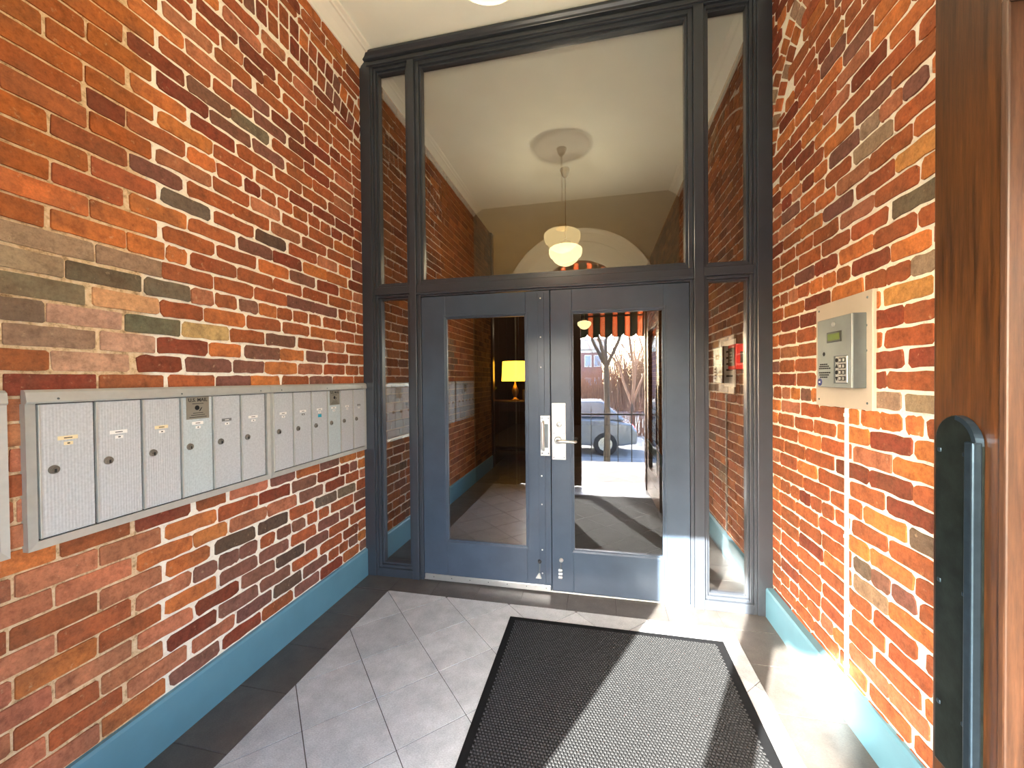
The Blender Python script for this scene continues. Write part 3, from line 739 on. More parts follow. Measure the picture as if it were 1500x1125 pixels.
fb = MB().lathe([(0.0, -0.014), (0.012, -0.012), (0.015, -0.004), (0.015, 0.0)], -0.405, DY0, 0.215, 14, 'Y').build('foot_bolt', 'black', d1)
MB().tube([(-0.405, DY0-0.006, 0.212), (-0.407, DY0-0.008, 0.14)], 0.004, 8).build('bolt_rod', 'steel_dark', fb)
MB().prism([(-0.025, 0), (0.018, 0), (0.006, 0.034), (-0.004, 0.034)], lambda p: (-0.409+p[0], DY0-0.02, 0.10+p[1]), lambda p: (-0.409+p[0], DY0, 0.10+p[1])).build('bolt_guide', 'chrome', fb, 0.002)
# right door: lever set, foot bolt
pl = MB().box(-0.313, -0.216, DY0-0.006, DY0+0.001, 0.936, 1.330).build('lock_plate', 'chrome', d2, 0.003)
MB().lathe([(0, -0.012), (0.012, -0.012), (0.019, -0.009), (0.019, 0)], -0.262, DY0-0.006, 1.182, 20, 'Y').build('key_cylinder', 'chrome', pl)
MB().box(-0.2635, -0.2605, DY0-0.0195, DY0-0.017, 1.174, 1.190).build('keyhole', 'ink', pl)
MB().lathe([(0, -0.016), (0.020, -0.015), (0.026, -0.008), (0.027, 0)], -0.270, DY0-0.006, 1.073, 24, 'Y').build('rose', 'chrome', pl)
MB().tube([(-0.270, DY0-0.02, 1.073), (-0.270, DY0-0.055, 1.073), (-0.262, DY0-0.064, 1.073), (-0.24, DY0-0.066, 1.073), (-0.165, DY0-0.064, 1.071), (-0.150, DY0-0.058, 1.071), (-0.145, DY0-0.046, 1.071)], [0.011, 0.011, 0.012, 0.012, 0.010, 0.010, 0.009], 12).build('lever', 'chrome', pl)
for z in (0.953, 1.12, 1.312):
    for x in (-0.300, -0.229): MB().lathe([(0.004, 0), (0.003, -0.002), (0, -0.0025)], x, DY0-0.006, z, 8, 'Y').build('screw', 'steel_dark', pl)
fb = MB().lathe([(0.0, -0.010), (0.010, -0.010), (0.014, -0.006), (0.015, 0.0)], -0.255, DY0, 0.236, 18, 'Y').build('foot_bolt', 'chrome', d2)
MB().tube([(-0.256, DY0-0.006, 0.225), (-0.259, DY0-0.006, 0.110)], 0.004, 8).build('bolt_rod', 'steel_dark', fb)
for z in (0.118, 0.142, 0.167): MB().box(-0.274, -0.247, DY0-0.014, DY0, z-0.008, z+0.007).build('bolt_guide', 'chrome', fb, 0.003)
# aluminium threshold
tag(MB().box(ML1+0.03, MR0-0.022, D+0.02, DB, 0.001, 0.010).build('trim_5', 'alu', bevel=0.003), 'flat aluminium threshold under the glass doors', 'threshold', kind='structure')

# ------------------------------------------------------------------ mailboxes on the left wall
XM = -1.738
def mailbox_unit(y0, y1, starts, label, labels, master, zb=0.973, zt=1.480):
    u = empty('mailbox_unit', (XL, (y0+y1)/2, zb), label, 'mailbox', 'wall mailbox units')
    f = XM
    # back box, hood, side and bottom trims (mitred, sloping to the wall)
    MB().box(XL-0.004, f-0.010, y0+0.004, y1-0.004, zb+0.004, zt-0.004).build('case', 'dark', u)
    MB().prism([(0, 0), (0.022, 0), (0.026, 0.006), (0.022, 0.036), (0.012, 0.044), (0, 0.044)], lambda p: (f-0.012+p[0], y0, zt-0.044+p[1]), lambda p: (f-0.012+p[0], y1, zt-0.044+p[1])).build('hood', 'alu', u, 0.001)
    w = 0.026
    def trim(name, quad):  # quad of (y, z): outer two first, then inner two
        m = MB(); n = []
        for i, (a, b) in enumerate(quad): n.append((f+(0.002 if i > 1 else 0.006), a, b))
        m.v = n+[(XL-0.002, a, b) for a, b in quad]
        m.f = [(0, 1, 2, 3), (7, 6, 5, 4), (0, 4, 5, 1), (1, 5, 6, 2), (2, 6, 7, 3), (3, 7, 4, 0)]
        m.build(name, 'alu', u)
    zi = zb+w
    trim('side_trim', [(y0, zt-0.044), (y0, zb), (y0+w, zi), (y0+w, zt-0.044)])
    trim('side_trim', [(y1, zb), (y1, zt-0.044), (y1-w*0.7, zt-0.044), (y1-w*0.7, zi)])
    trim('bottom_trim', [(y0, zb), (y1, zb), (y1-w*0.7, zi), (y0+w, zi)])
    for a in (0.08, 0.5, 0.93):
        MB().lathe([(0.004, 0), (0.003, 0.002), (0, 0.0025)], f+0.0125, y0+(y1-y0)*a, zt-0.030, 8, 'X').build('screw', 'steel_dark', u)
    for i in range(len(starts)-1):
        a, b = starts[i]+0.004, starts[i+1]-0.003
        z0, z1 = zi+0.005, zt-0.047
        d = MB().box(f-0.008, f+0.003, a, b, z0, z1).build('mailbox_door', 'reed_blue' if i == master else 'reed', u, 0.0015)
        MB().box(f-0.004, f+0.0055, a-0.001, a+0.005, z0, z1).build('hinge_edge', 'alu', d, 0.001)
        MB().lathe([(0.0, 0.009), (0.008, 0.009), (0.0095, 0.006), (0.0135, 0.005), (0.0145, 0)], f+0.003, a+0.034, 1.219, 20, 'X').build('lock', 'lock', d)
        MB().box(f+0.0115, f+0.0125, a+0.031, a+0.037, 1.210, 1.2215).build('keyhole', 'ink', d)
        lm = labels[i]
        if lm:
            off, wA, cA, cB = lm[:4]
            ya = a+off
            if cA:
                l = MB().box(f+0.003, f+0.0038, ya, ya+wA, 1.312, 1.325).build('name_label', cA, d)
                MB().box(f+0.0038, f+0.0041, ya+wA*0.3, ya+wA*0.72, 1.3165, 1.3195).build('ink_line', 'ink' if cA != 'paper_dark' else 'paper', l)
            if cB:
                l = MB().box(f+0.003, f+0.0038, ya+wA*0.3, ya+wA*0.75, 1.294, 1.305).build('number_label', cB, d)
                MB().box(f+0.0038, f+0.0041, ya+wA*0.46, ya+wA*0.60, 1.2975, 1.3015).build('ink_line', 'ink' if cB != 'paper_dark' else 'paper', l)
            if len(lm) > 4: MB().box(f+0.003, f+0.0040, ya+wA*0.2, ya+wA*0.85, 1.268, 1.288).build('sticker', lm[4], d, 0.0004)
        if i == master:
            p0, p1 = a+0.020, a+0.122
            q = MB().box(f+0.003, f+0.0052, p0, p1, 1.337, 1.434).build('notice_plate', 'plaque', d, 0.0005)
            yc = (p0+p1)/2
            text_mesh('U.S. MAIL', 0.0212, 'lettering', 'ink', q, lambda v: (f+0.0054+v.z*0.2, yc+v.x, 1.420+v.y))
            for zz, ww in ((1.404, 0.05), (1.363, 0.046), (1.354, 0.062), (1.345, 0.078)):
                MB().box(f+0.0052, f+0.0055, yc-ww/2, yc+ww/2, zz-0.0012, zz+0.0012).build('small_print', 'ink', q)
            MB().lathe([(0, 0.0006), (0.0105, 0.0005), (0.0105, 0)], f+0.0052, yc-0.004, 1.386, 20, 'X').build('emblem', 'ink', q)
            MB().prism([(0.004, -0.018), (0.010, -0.016), (0.020, 0.000), (0.014, -0.002)], lambda p: (f+0.0052, yc+p[0], 1.388+p[1]), lambda p: (f+0.0057, yc+p[0], 1.388+p[1])).build('emblem', 'ink', q)
    return u
PW, PC, PD = 'paper', 'paper_cream', 'paper_dark'
mailbox_unit(0.883, 1.824, [0.910, 1.058, 1.206, 1.353, 1.497, 1.643, 1.794],
    'aluminium mailbox unit of six doors nearest the camera with cream name labels', [(0.045, 0.052, PC, PC), (0.04, 0.055, PW, PW), (0.042, 0.05, PC, PW), (0.045, 0.05, PW, PW), (0.042, 0.05, PD, PW), (0.042, 0.056, PW, PW)], 3)
mailbox_unit(1.826, 2.735, [1.846, 1.991, 2.143, 2.292, 2.428, 2.572, 2.720],
    'aluminium mailbox unit against the glazed screen with a turquoise sticker', [(0.042, 0.05, PW, PW), (0.05, 0.052, PW, PD), (0.045, 0.05, PW, PW, 'turquoise'), (0.035, 0.05, PW, PW), (0.05, 0.04, PW, PW), (0.05, 0.035, PD, PW)], 3)
mailbox_unit(0.098, 0.845, [0.124, 0.264, 0.404, 0.544, 0.684, 0.826],
    'aluminium mailbox unit cut off by the left edge of the picture', [(0.04, 0.05, PW, PW)]*5, 2)

# ------------------------------------------------------------------ entry phone on the right wall
XI = 1.045
ip = empty('entry_phone', (XR, 2.0, 1.36), 'steel entry phone with keypad on a beige plate on the right brick wall', 'intercom')
MB().box(XI, XR+0.004, 1.805, 2.212, 1.362, 1.838).build('back_plate', 'plate', ip, 0.002)
for y, z in ((1.835, 1.81), (2.185, 1.81), (1.835, 1.39), (2.185, 1.39), (1.84, 1.70), (1.84, 1.60)):
    MB().lathe([(0.005, 0), (0.004, -0.002), (0, -0.003)], XI, y, z, 10, 'X').build('screw', 'steel_dark', ip)
bx = MB().box(0.996, XI, 1.838, 2.093, 1.450, 1.752).build('housing', 'steel_dark', ip, 0.003)
MB().box(0.993, 0.997, 1.840, 2.091, 1.452, 1.750).build('front_panel', 'steel', bx, 0.001)
FX = 0.993
MB().lathe([(0, -0.006), (0.007, -0.006), (0.010, -0.004), (0.011, 0)], FX, 1.962, 1.722, 18, 'X').build('key_lock', 'chrome', bx)
MB().box(FX-0.003, FX, 1.905, 2.010, 1.645, 1.690).build('screen_rim', 'lcd_rim', bx, 0.001)
MB().box(FX-0.0038, FX-0.003, 1.914, 2.001, 1.653, 1.682).build('screen', 'lcd', bx)
MB().lathe([(0, -0.001), (0.008, -0.001), (0.009, 0)], FX, 2.037, 1.598, 16, 'X').build('camera_hole', 'ink', bx)
for r, (z, cols) in enumerate(((1.552, 4), (1.543, 5), (1.534, 6), (1.515, 6), (1.505, 5), (1.495, 4))):
    for c in range(cols):
        y = 2.082-0.012-(6-cols)*0.004-c*0.0155
        MB().box(FX-0.0012, FX+0.0005, y-0.006, y+0.006, z-0.0028, z+0.0028).build('speaker_slot', 'ink', bx)
kp = MB().box(FX-0.0025, FX, 1.858, 1.958, 1.468, 1.585).build('keypad', 'steel_dark', bx, 0.004)
MB().box(FX-0.005, FX-0.002, 1.860, 1.940, 1.472, 1.582).build('keypad_face', 'chrome', kp, 0.002)
for r in range(4):
    for c in range(3):
        y = 1.928-c*0.025; z = 1.566-r*0.0255
        if c == 0:
            if r == 1: o = MB().prism([(-0.008, -0.007), (0.008, -0.007), (0, 0.009)], lambda p: (FX-0.0075, y+p[0], z+p[1]), lambda p: (FX-0.0045, y+p[0], z+p[1]))
            elif r == 3: o = MB().prism([(-0.008, 0.007), (0.008, 0.007), (0, -0.009)], lambda p: (FX-0.0075, y+p[0], z+p[1]), lambda p: (FX-0.0045, y+p[0], z+p[1]))
            else: o = MB().lathe([(0, -0.003), (0.0085, -0.003), (0.009, 0)], FX-0.0045, y, z, 14, 'X')
            o.build('key', 'ink', kp)
        else:
            k = MB().box(FX-0.0085, FX-0.004, y-0.0095, y+0.0095, z-0.0095, z+0.0095).build('key', 'ink', kp, 0.002)
            MB().box(FX-0.0092, FX-0.0082, y-0.006, y+0.006, z-0.006, z+0.006).build('key_cap', 'chrome', kp, 0.001)
bd = MB().lathe([(0, -0.002), (0.016, -0.002), (0.017, 0)], FX, 2.069, 1.473, 24, 'X').build('badge', 'navy', bx)
MB().box(FX-0.0026, FX-0.0018, 2.063, 2.075, 1.470, 1.476).build('badge_mark', 'paper', bd)
# white cord dropping from the plate to the baseboard
m = MB().box(XR-0.014, XR-0.001, 1.9765, 1.9935, 0.200, 1.360)
wc = empty('cable_cover', (XR, 1.985, 0.20), 'white cable cover running down the right brick wall from the entry phone', 'cable')
m.build('channel', 'white', wc, 0.004)
for z in (0.24, 0.80, 1.33): MB().box(XR-0.0155, XR-0.001, 1.974, 1.996, z-0.008, z+0.008).build('clip', 'white', wc, 0.002)

# ------------------------------------------------------------------ floor mat
mx0, mx1, my0, my1 = -0.548, 0.684, 0.39, 2.425
fm = empty('floor_mat', ((mx0+mx1)/2, (my0+my1)/2, 0), 'black ribbed rubber door mat lying across the sunlight on the tiles', 'mat')
MB().box(mx0, mx1, my0, my1, 0.0002, 0.0065).build('mat_base', 'mat', fm, 0.003)
m = MB(); P = 0.0145; i = 0
rg = random.Random(2)
y = my0+0.045
while y < my1-0.04:
    x = mx0+0.045+(P*0.5 if i % 2 else 0)
    while x < mx1-0.045:
        n = len(m.v); a, b = P*0.47, P*0.27; h = 0.0105+rg.uniform(-0.0008, 0.0008); ox = rg.uniform(-0.0006, 0.0006)
        m.v += [(x-a, y-a, 0.006), (x+a, y-a, 0.006), (x+a, y+a, 0.006), (x-a, y+a, 0.006), (x-b+ox, y-b, h), (x+b+ox, y-b, h), (x+b+ox, y+b, h), (x-b+ox, y+b, h)]
        m.f += [(n+4, n+5, n+6, n+7), (n, n+1, n+5, n+4), (n+1, n+2, n+6, n+5), (n+2, n+3, n+7, n+6), (n+3, n, n+4, n+7)]
        x += P
    y += P*0.92; i += 1
o = m.build('nubs', 'nub', fm); o['kind'] = 'stuff'

# ------------------------------------------------------------------ pendant lamps
def pendant(x, y, zbot, label, glow, light_w=0):
    p = empty('pendant_lamp', (x, y, ZC), label, 'lamp', 'opal glass pendant lamps')
    top = zbot+0.262
    MB().lathe([(0.058, 0.0), (0.056, -0.02), (0.036, -0.075), (0.012, -0.10), (0, -0.102)], x, y, ZC, 24).build('canopy', 'brass', p)
    # chain of alternating links
    z = ZC-0.10; k = 0; m = MB()
    while z > top+0.05:
        pts = []
        for i in range(9):
            a = 2*math.pi*i/8; u, w = 0.007*math.cos(a), 0.016*math.sin(a)
            pts.append((x+(u if k % 2 else 0), y+(0 if k % 2 else u), z-0.014+w))
        m.tube(pts, 0.0018, 5); z -= 0.026; k += 1
    m.tube([(x+0.004, y, ZC-0.10), (x+0.004, y, top+0.03)], 0.0022, 6)
    m.build('chain', 'brass', p)
    MB().lathe([(0, 0.058), (0.012, 0.055), (0.02, 0.03), (0.062, 0.022), (0.068, 0.0), (0.064, -0.012)], x, y, top, 28).build('fitter', 'brass', p)
    prof = [(0.058, 0.0), (0.068, -0.012), (0.12, -0.026), (0.172, -0.044), (0.193, -0.062), (0.196, -0.085), (0.191, -0.125), (0.178, -0.152), (0.150, -0.170), (0.147, -0.186), (0.132, -0.206), (0.09, -0.237), (0.045, -0.256), (0, -0.262)]
    MB().lathe(prof, x, y, top, 48).build('shade', glow, p)
    if light_w:
        ld = bpy.data.lights.new('bulb_light', 'POINT'); ld.energy = light_w; ld.shadow_soft_size = 0.0; ld.color = (1.0, 0.85, 0.58)
        lo = bpy.data.objects.new('bulb_light', ld); C.objects.link(lo); lo.parent = p; lo.location = (0, 0, top-0.215-ZC)
    return p
pendant(-0.36, 1.33, 2.845, 'lit opal glass pendant lamp over the lobby at the top edge', 'lamp', 100)
pendant(-0.36, 4.75, 2.83, 'lit opal glass pendant lamp on a brass chain behind the transom glass', 'lamp_hall', 14)
pendant(-0.36, 11.6, 2.90, 'small distant opal glass pendant lamp deep in the hall', 'lamp_hall', 10)
m = MB()
prof = [(0.0, -0.024), (0.07, -0.022), (0.10, -0.03), (0.14, -0.02), (0.2, -0.016), (0.24, -0.026), (0.275, -0.02), (0.29, -0.008), (0.295, 0.0)]
tag(m.lathe(prof, -0.36, 1.33, ZC, 48).build('ceiling_medallion', 'white'), 'round ribbed plaster medallion on the lobby ceiling', 'medallion')

# ------------------------------------------------------------------ entrance: wooden door leaves, frame, fanlight
m = MB()
fr = empty('door_3', (ocx, -0.03, 0), 'dark wooden frame of the arched street entrance', 'door frame', kind='structure')
MB().box(OX0, OX0+0.035, -0.11, 0.03, 0, 2.50).build('jamb', 'wood', fr, 0.004)
MB().box(OX1-0.035, OX1, -0.11, 0.03, 0, 2.50).build('jamb', 'wood', fr, 0.004)
MB().box(OX0, OX1, -0.11, 0.03, 2.42, 2.50).build('transom_bar', 'wood', fr, 0.004)
m = MB()
for i in range(N):
    a0, a1 = math.pi*(1-i/N), math.pi*(1-(i+1)/N)
    q = [(ocx+r*math.cos(a), OZ+r*math.sin(a)) for r, a in ((orad-0.26, a0), (orad-0.26, a1), (orad, a1), (orad, a0))]
    m.prism(q, lambda p: (p[0], 0.01, p[1]), lambda p: (p[0], -0.09, p[1]))
m.build('arch_frame', 'wood', fr)
for x in (-0.28, 0.28):
    MB().box(ocx+x-0.016, ocx+x+0.016, -0.06, -0.02, 2.50, OZ+math.sqrt((orad-0.25)**2-x*x)).build('glazing_bar', 'wood', fr, 0.002)
fan = [(ocx+(orad-0.255)*math.cos(math.pi*i/24), OZ+(orad-0.255)*math.sin(math.pi*i/24)) for i in range(25)]
MB().prism(fan, lambda p: (p[0], -0.045, p[1]), lambda p: (p[0], -0.039, p[1])).build('fanlight_pane', 'glass_ext', fr)

def leaf(name, origin, ang, width, flip, label):
    """door leaf in local space: s from the hinge (0) to the leading edge (width), t thickness, z up"""
    d = empty(name, origin, label, 'door', kind='structure')
    ca, sa = math.cos(ang), math.sin(ang)
    def put(mb, nm, mat, par=d, bevel=0.003):
        mb.v = [(origin[0]+s*ca-t*sa*flip, origin[1]+s*sa+t*ca*flip, z) for s, t, z in mb.v]
        if flip < 0: mb.f = [q[::-1] for q in mb.f]
        return mb.build(nm, mat, par, bevel)
    st, H, T = 0.142, 2.405, 0.046
    gz0, gz1 = 0.34, 2.11
    put(MB().box(0, st, 0, T, 0.012, H), 'stile', 'wood'); put(MB().box(width-st, width, 0, T, 0.012, H), 'stile', 'wood')
    put(MB().box(st, width-st, 0, T, gz1, H), 'top_rail', 'wood'); put(MB().box(st, width-st, 0, T, 0.012, gz0), 'bottom_rail', 'wood')
    put(MB().ring(st, width-st, gz0, gz1, 0.014, -0.004, T+0.004), 'glass_moulding', 'wood_light')
    put(MB().box(st+0.015, width-st-0.015, T/2-0.003, T/2+0.003, gz0+0.015, gz1-0.015), 'pane', 'glass_ext', bevel=0)
    return d, put
# left leaf, shut, room face at y = 0.012
leaf('door_4', (OX0+0.037, -0.034, 0), 0.0, 0.865, 1, 'shut wooden street door leaf with a tall glass panel')
# right leaf, swung in along the right wall: visible face towards the room
hx, hy, lx, ly = 0.632, 0.075, 0.658, 0.956
ang = math.atan2(ly-hy, lx-hx); wd = math.hypot(lx-hx, ly-hy)
d5, put = leaf('door_5', (hx, hy, 0), ang, wd, -1, 'open dark wooden street door at the right edge with a bronze pull plate')
# bronze pull plate with a raised grip on the visible face (t < 0 side)
p0, p1, pz0, pz1 = wd-0.114, wd-0.014, 0.74, 1.425
pc, pr = (p0+p1)/2, (p1-p0)/2
outl = [(p0, pz0), (p1, pz0)]+[(pc+pr*math.cos(a), pz1-pr+pr*math.sin(a)) for a in [math.pi*i/12 for i in range(13)]]
mm = MB().prism(outl, lambda p: (p[0], -0.006, p[1]), lambda p: (p[0], 0.001, p[1])); pp = put(mm, 'pull_plate', 'bronze', bevel=0.002)
# rim following the curved shoulder, then the straight grip bar on the near edge
m = MB(); pts = [(pc+pr*math.cos(a), -0.010, pz1-pr+pr*math.sin(a)) for a in [math.pi*(0.55+0.45*i/10) for i in range(11)]]
for i in range(len(pts)-1):
    a, b = pts[i], pts[i+1]; sc = lambda p, k: (pc+(p[0]-pc)*k, p[2] if False else (pz1-pr)+(p[2]-(pz1-pr))*k)
    q = [sc(a, 0.86), sc(b, 0.86), sc(b, 1.03), sc(a, 1.03)]
    m.prism(q, lambda p: (p[0], -0.014, p[1]), lambda p: (p[0], -0.002, p[1]))
put(m, 'pull_rim', 'bronze_edge', pp, 0)
put(MB().box(p0-0.002, p0+0.016, -0.020, -0.004, 0.745, 1.382), 'pull_grip', 'bronze_edge', pp, 0.003)
put(MB().box(p0+0.016, p0+0.023, -0.013, -0.004, 0.745, 1.378), 'pull_web', 'bronze', pp, 0.002)
for s in (p1-0.012, p0+0.032):
    for z in (1.355, 1.10, 0.86): put(MB().box(s-0.004, s+0.004, -0.008, -0.005, z-0.004, z+0.004), 'screw', 'bronze_edge', pp, 0.0015)
# three hinges
for z in (0.25, 1.2, 2.15): put(MB().tube([(-0.004, 0.05, z), (-0.004, 0.05, z+0.11)], 0.008, 10), 'hinge', 'brass', bevel=0)

# ------------------------------------------------------------------ hall furnishings seen through the glass
ab = empty('fire_alarm_box', (XR, 3.16, 1.55), 'red fire alarm box on the hall wall behind the right sidelight', 'alarm')
MB().box(0.955, XR+0.003, 3.08, 3.25, 1.555, 1.735).build('case', 'red', ab, 0.006)
MB().box(0.951, 0.956, 3.10, 3.23, 1.58, 1.71).build('front', 'black', ab, 0.003)
for z in (1.61, 1.632, 1.654, 1.676): MB().box(0.949, 0.952, 3.14, 3.19, z-0.006, z+0.006).build('slot', 'alu', ab)
MB().box(0.985, 1.04, 3.077, 3.081, 1.60, 1.68).build('latch', 'black', ab)
n1 = empty('wall_notice', (XR, 3.62, 1.40), 'white paper notice on the hall brick beside the red alarm box', 'notice')
MB().box(XR-0.010, XR-0.006, 3.40, 3.68, 1.42, 1.80).build('sheet', 'paper', n1)
for k in range(5): MB().box(XR-0.0112, XR-0.0098, 3.46, 3.62, 1.50+k*0.05, 1.515+k*0.05).build('ink_line', 'ink', n1)
# red foil garland hanging further down the hall wall
m = MB(); rg = random.Random(5)
for i in range(120):
    z = 1.36+0.5*i/120; a = rg.uniform(0, 6.28); r = rg.uniform(0.05, 0.10)
    c = Vector((XR-0.06, 4.35, z)); e = c+Vector((-abs(math.cos(a))*0.05, math.sin(a)*r, rg.uniform(-0.03, 0.03)))
    n = len(m.v); m.v += [tuple(c+Vector((0, 0, 0.004))), tuple(e), tuple(c-Vector((0, 0.004, 0.004)))]; m.f.append((n, n+1, n+2))
o = m.build('foil', 'red_foil'); g = empty('tinsel_garland', (XR, 4.35, 1.36), 'red foil garland hanging on the hall wall past the alarm box', 'garland'); o.parent = g; o.location = -g.location
MB().tube([(XR-0.06, 4.35, 1.36), (XR-0.06, 4.35, 1.88)], 0.004, 6).build('cord', 'red', g)
MB().tube([(XR-0.06, 4.35, 1.87), (XR+0.002, 4.35, 1.88)], 0.004, 6).build('hook', 'brass', g)
t = empty('thermostat', (XR, 4.2, 1.2), 'small white thermostat on the hall wall below the garland', 'thermostat')
MB().box(XR-0.03, XR+0.002, 4.14, 4.26, 1.22, 1.36).build('case', 'white', t, 0.006)
MB().box(XR-0.032, XR-0.029, 4.17, 4.23, 1.30, 1.34).build('display', 'lcd', t)
# dark posts of the recess
tag(MB().box(XL-0.30, XL+0.03, 6.5, 6.62, 0, ZC).build('trim_6', 'dark_wood', bevel=0.006), 'dark wooden casing where the hall brick ends', 'casing', kind='structure')
# console table with a lit lamp
ct = empty('console_table', (-1.75, 7.35, 0), 'dark carved console table under the lit lamp in the hall', 'table')
MB().box(-2.35, -1.18, 7.10, 7.62, 1.055, 1.095).build('table_top', 'dark_wood', ct, 0.008)
MB().box(-2.28, -1.25, 7.15, 7.58, 0.90, 1.055).build('apron', 'dark_wood', ct, 0.004)
for x, y in ((-2.25, 7.19), (-1.28, 7.19), (-2.25, 7.54), (-1.28, 7.54)):
    MB().lathe([(0.025, 0), (0.04, 0.03), (0.03, 0.08), (0.022, 0.3), (0.035, 0.45), (0.045, 0.6), (0.03, 0.75), (0.045, 0.90)], x, y, 0, 16).build('leg', 'dark_wood', ct)
MB().box(-2.25, -1.28, 7.20, 7.52, 0.16, 0.19).build('shelf', 'dark_wood', ct, 0.004)
tl = empty('table_lamp', (-1.52, 7.34, 1.095), 'table lamp with a glowing amber drum shade in the hall', 'lamp')
MB().lathe([(0.09, 0), (0.09, 0.015), (0.05, 0.03), (0.03, 0.06), (0.06, 0.14), (0.065, 0.20), (0.03, 0.28), (0.012, 0.32), (0.012, 0.40)], -1.52, 7.34, 1.095, 24).build('base', 'brass', tl)
MB().lathe([(0.255, 1.46), (0.235, 1.83)], -1.52, 7.34, 0, 40).build('shade', 'drum', tl)
MB().tube([(-1.765, 7.34, 1.52), (-1.27, 7.34, 1.52)], 0.004, 6).build('shade_spider', 'brass', tl)
pt = empty('potted_plant', (-2.05, 7.34, 1.095), 'dark leafy potted plant on the console table beside the lamp', 'plant')
MB().lathe([(0.05, 0), (0.075, 0.1), (0.08, 0.12), (0.07, 0.12), (0.065, 0.1), (0, 0.1)], -2.05, 7.34, 1.095, 20).build('pot', 'pot', pt)
rg = random.Random(9)
for i in range(16):
    a = rg.uniform(0, 6.28); l = rg.uniform(0.12, 0.26); h = rg.uniform(0.05, 0.2)
    c = Vector((-2.05, 7.34, 1.2)); d = Vector((math.cos(a), math.sin(a), 0)); s = Vector((-d.y, d.x, 0))*0.03
    p = [c, c+d*l*0.5+s+Vector((0, 0, h)), c+d*l+Vector((0, 0, h*0.7)), c+d*l*0.5-s+Vector((0, 0, h))]
    q = MB(); q.v = [tuple(v) for v in p]+[tuple(v-Vector((0, 0, 0.003))) for v in p]
    q.f = [(0, 1, 2, 3), (7, 6, 5, 4), (0, 4, 5, 1), (1, 5, 6, 2), (2, 6, 7, 3), (3, 7, 4, 0)]
    q.build('leaf', 'leaf', pt)
pf = empty('photo_stand', (-1.27, 7.25, 1.095), 'small standing photo frame at the end of the console table', 'frame')
MB().ring(-1.36, -1.20, 1.097, 1.30, 0.018, 7.24, 7.255).build('frame', 'brass', pf, 0.002)
MB().box(-1.343, -1.217, 7.246, 7.252, 1.114, 1.284).build('picture', 'paper_dark', pf)

# ------------------------------------------------------------------ the street outside (seen in the glass)
tag(MB().box(-6, 6, -1.75, -0.28, -0.25, -0.004).build('porch_paving', 'stone', loc=(0, -1, 0)), 'pale sunlit paving of the entrance porch', 'pavement', kind='structure')
tag(MB().box(-30, 30, -4.2, -1.75, -0.75, -0.55).build('verge', 'grass', loc=(0, -3, -0.55)), 'dry winter grass verge below the porch', 'ground', kind='structure')
tag(MB().box(-60, 60, -60, -4.2, -0.85, -0.66).build('street', 'asphalt', loc=(0, -20, -0.66)), 'grey street in front of the building', 'ground', kind='structure')
tag(MB().box(-6, 6, -1.78, -1.75, -0.75, -0.004).build('porch_edge', 'stone', loc=(0, -1.76, 0)), 'stone edge of the raised porch', 'pavement', kind='structure')
# awning
aw = empty('awning', (-0.08, -0.3, 3.45), 'striped canvas awning with a scalloped valance over the entrance', 'awning')
ax0, ax1, ay = -0.95, 0.82, -1.30
m = MB(); m.v = [(ax0, ay, 2.54), (ax1, ay, 2.54), (ax1, -0.285, 3.50), (ax0, -0.285, 3.50), (ax0, ay, 2.55), (ax1, ay, 2.55), (ax1, -0.285, 3.51), (ax0, -0.285, 3.51)]
m.f = [(0, 1, 2, 3)[::-1], (4, 5, 6, 7), (0, 1, 5, 4), (1, 2, 6, 5), (2, 3, 7, 6), (3, 0, 4, 7)]
m.build('canopy', 'awning', aw)
pts = [(ax1, 2.545), (ax0, 2.545)]; k = 9; sw_ = (ax1-ax0)/k
for i in range(k):
    for j in range(7):
        a = math.pi*j/6; pts.append((ax0+sw_*(i+0.5)-sw_*0.5*math.cos(a), 2.235-0.055*math.sin(a)))
MB().prism(pts, lambda p: (p[0], ay-0.002, p[1]), lambda p: (p[0], ay+0.002, p[1])).build('valance', 'awning', aw)
MB().tube([(ax0, ay+0.02, 2.535), (ax1, ay+0.02, 2.535)], 0.013, 8).build('front_bar', 'iron', aw)
for x in (ax0, ax1):
    MB().tube([(x, ay+0.02, 2.535), (x, -0.285, 2.60)], 0.012, 8).build('side_bar', 'iron', aw)
for x in (ax0, ax1):  # wings added to block sun that would enter through the fanlight
    MB().prism([(ay, 2.54), (-0.285, 2.54), (-0.285, 3.50)], lambda p: (x-0.002, p[0], p[1]), lambda p: (x+0.002, p[0], p[1])).build('added_side_wing', 'awning', aw)
# iron fence
fe = empty('iron_fence', (0, -1.9, -0.55), 'black iron railing along the edge of the porch', 'fence')
for i in range(26):
    x = -3.0+0.24*i
    MB().tube([(x, -1.95, -0.55), (x, -1.95, 0.92), (x, -1.95, 0.98)], [0.009, 0.009, 0.002], 6).build('picket', 'iron', fe)
for z in (-0.35, 0.82): MB().box(-3.0, 3.0, -1.965, -1.935, z, z+0.03).build('rail', 'iron', fe)
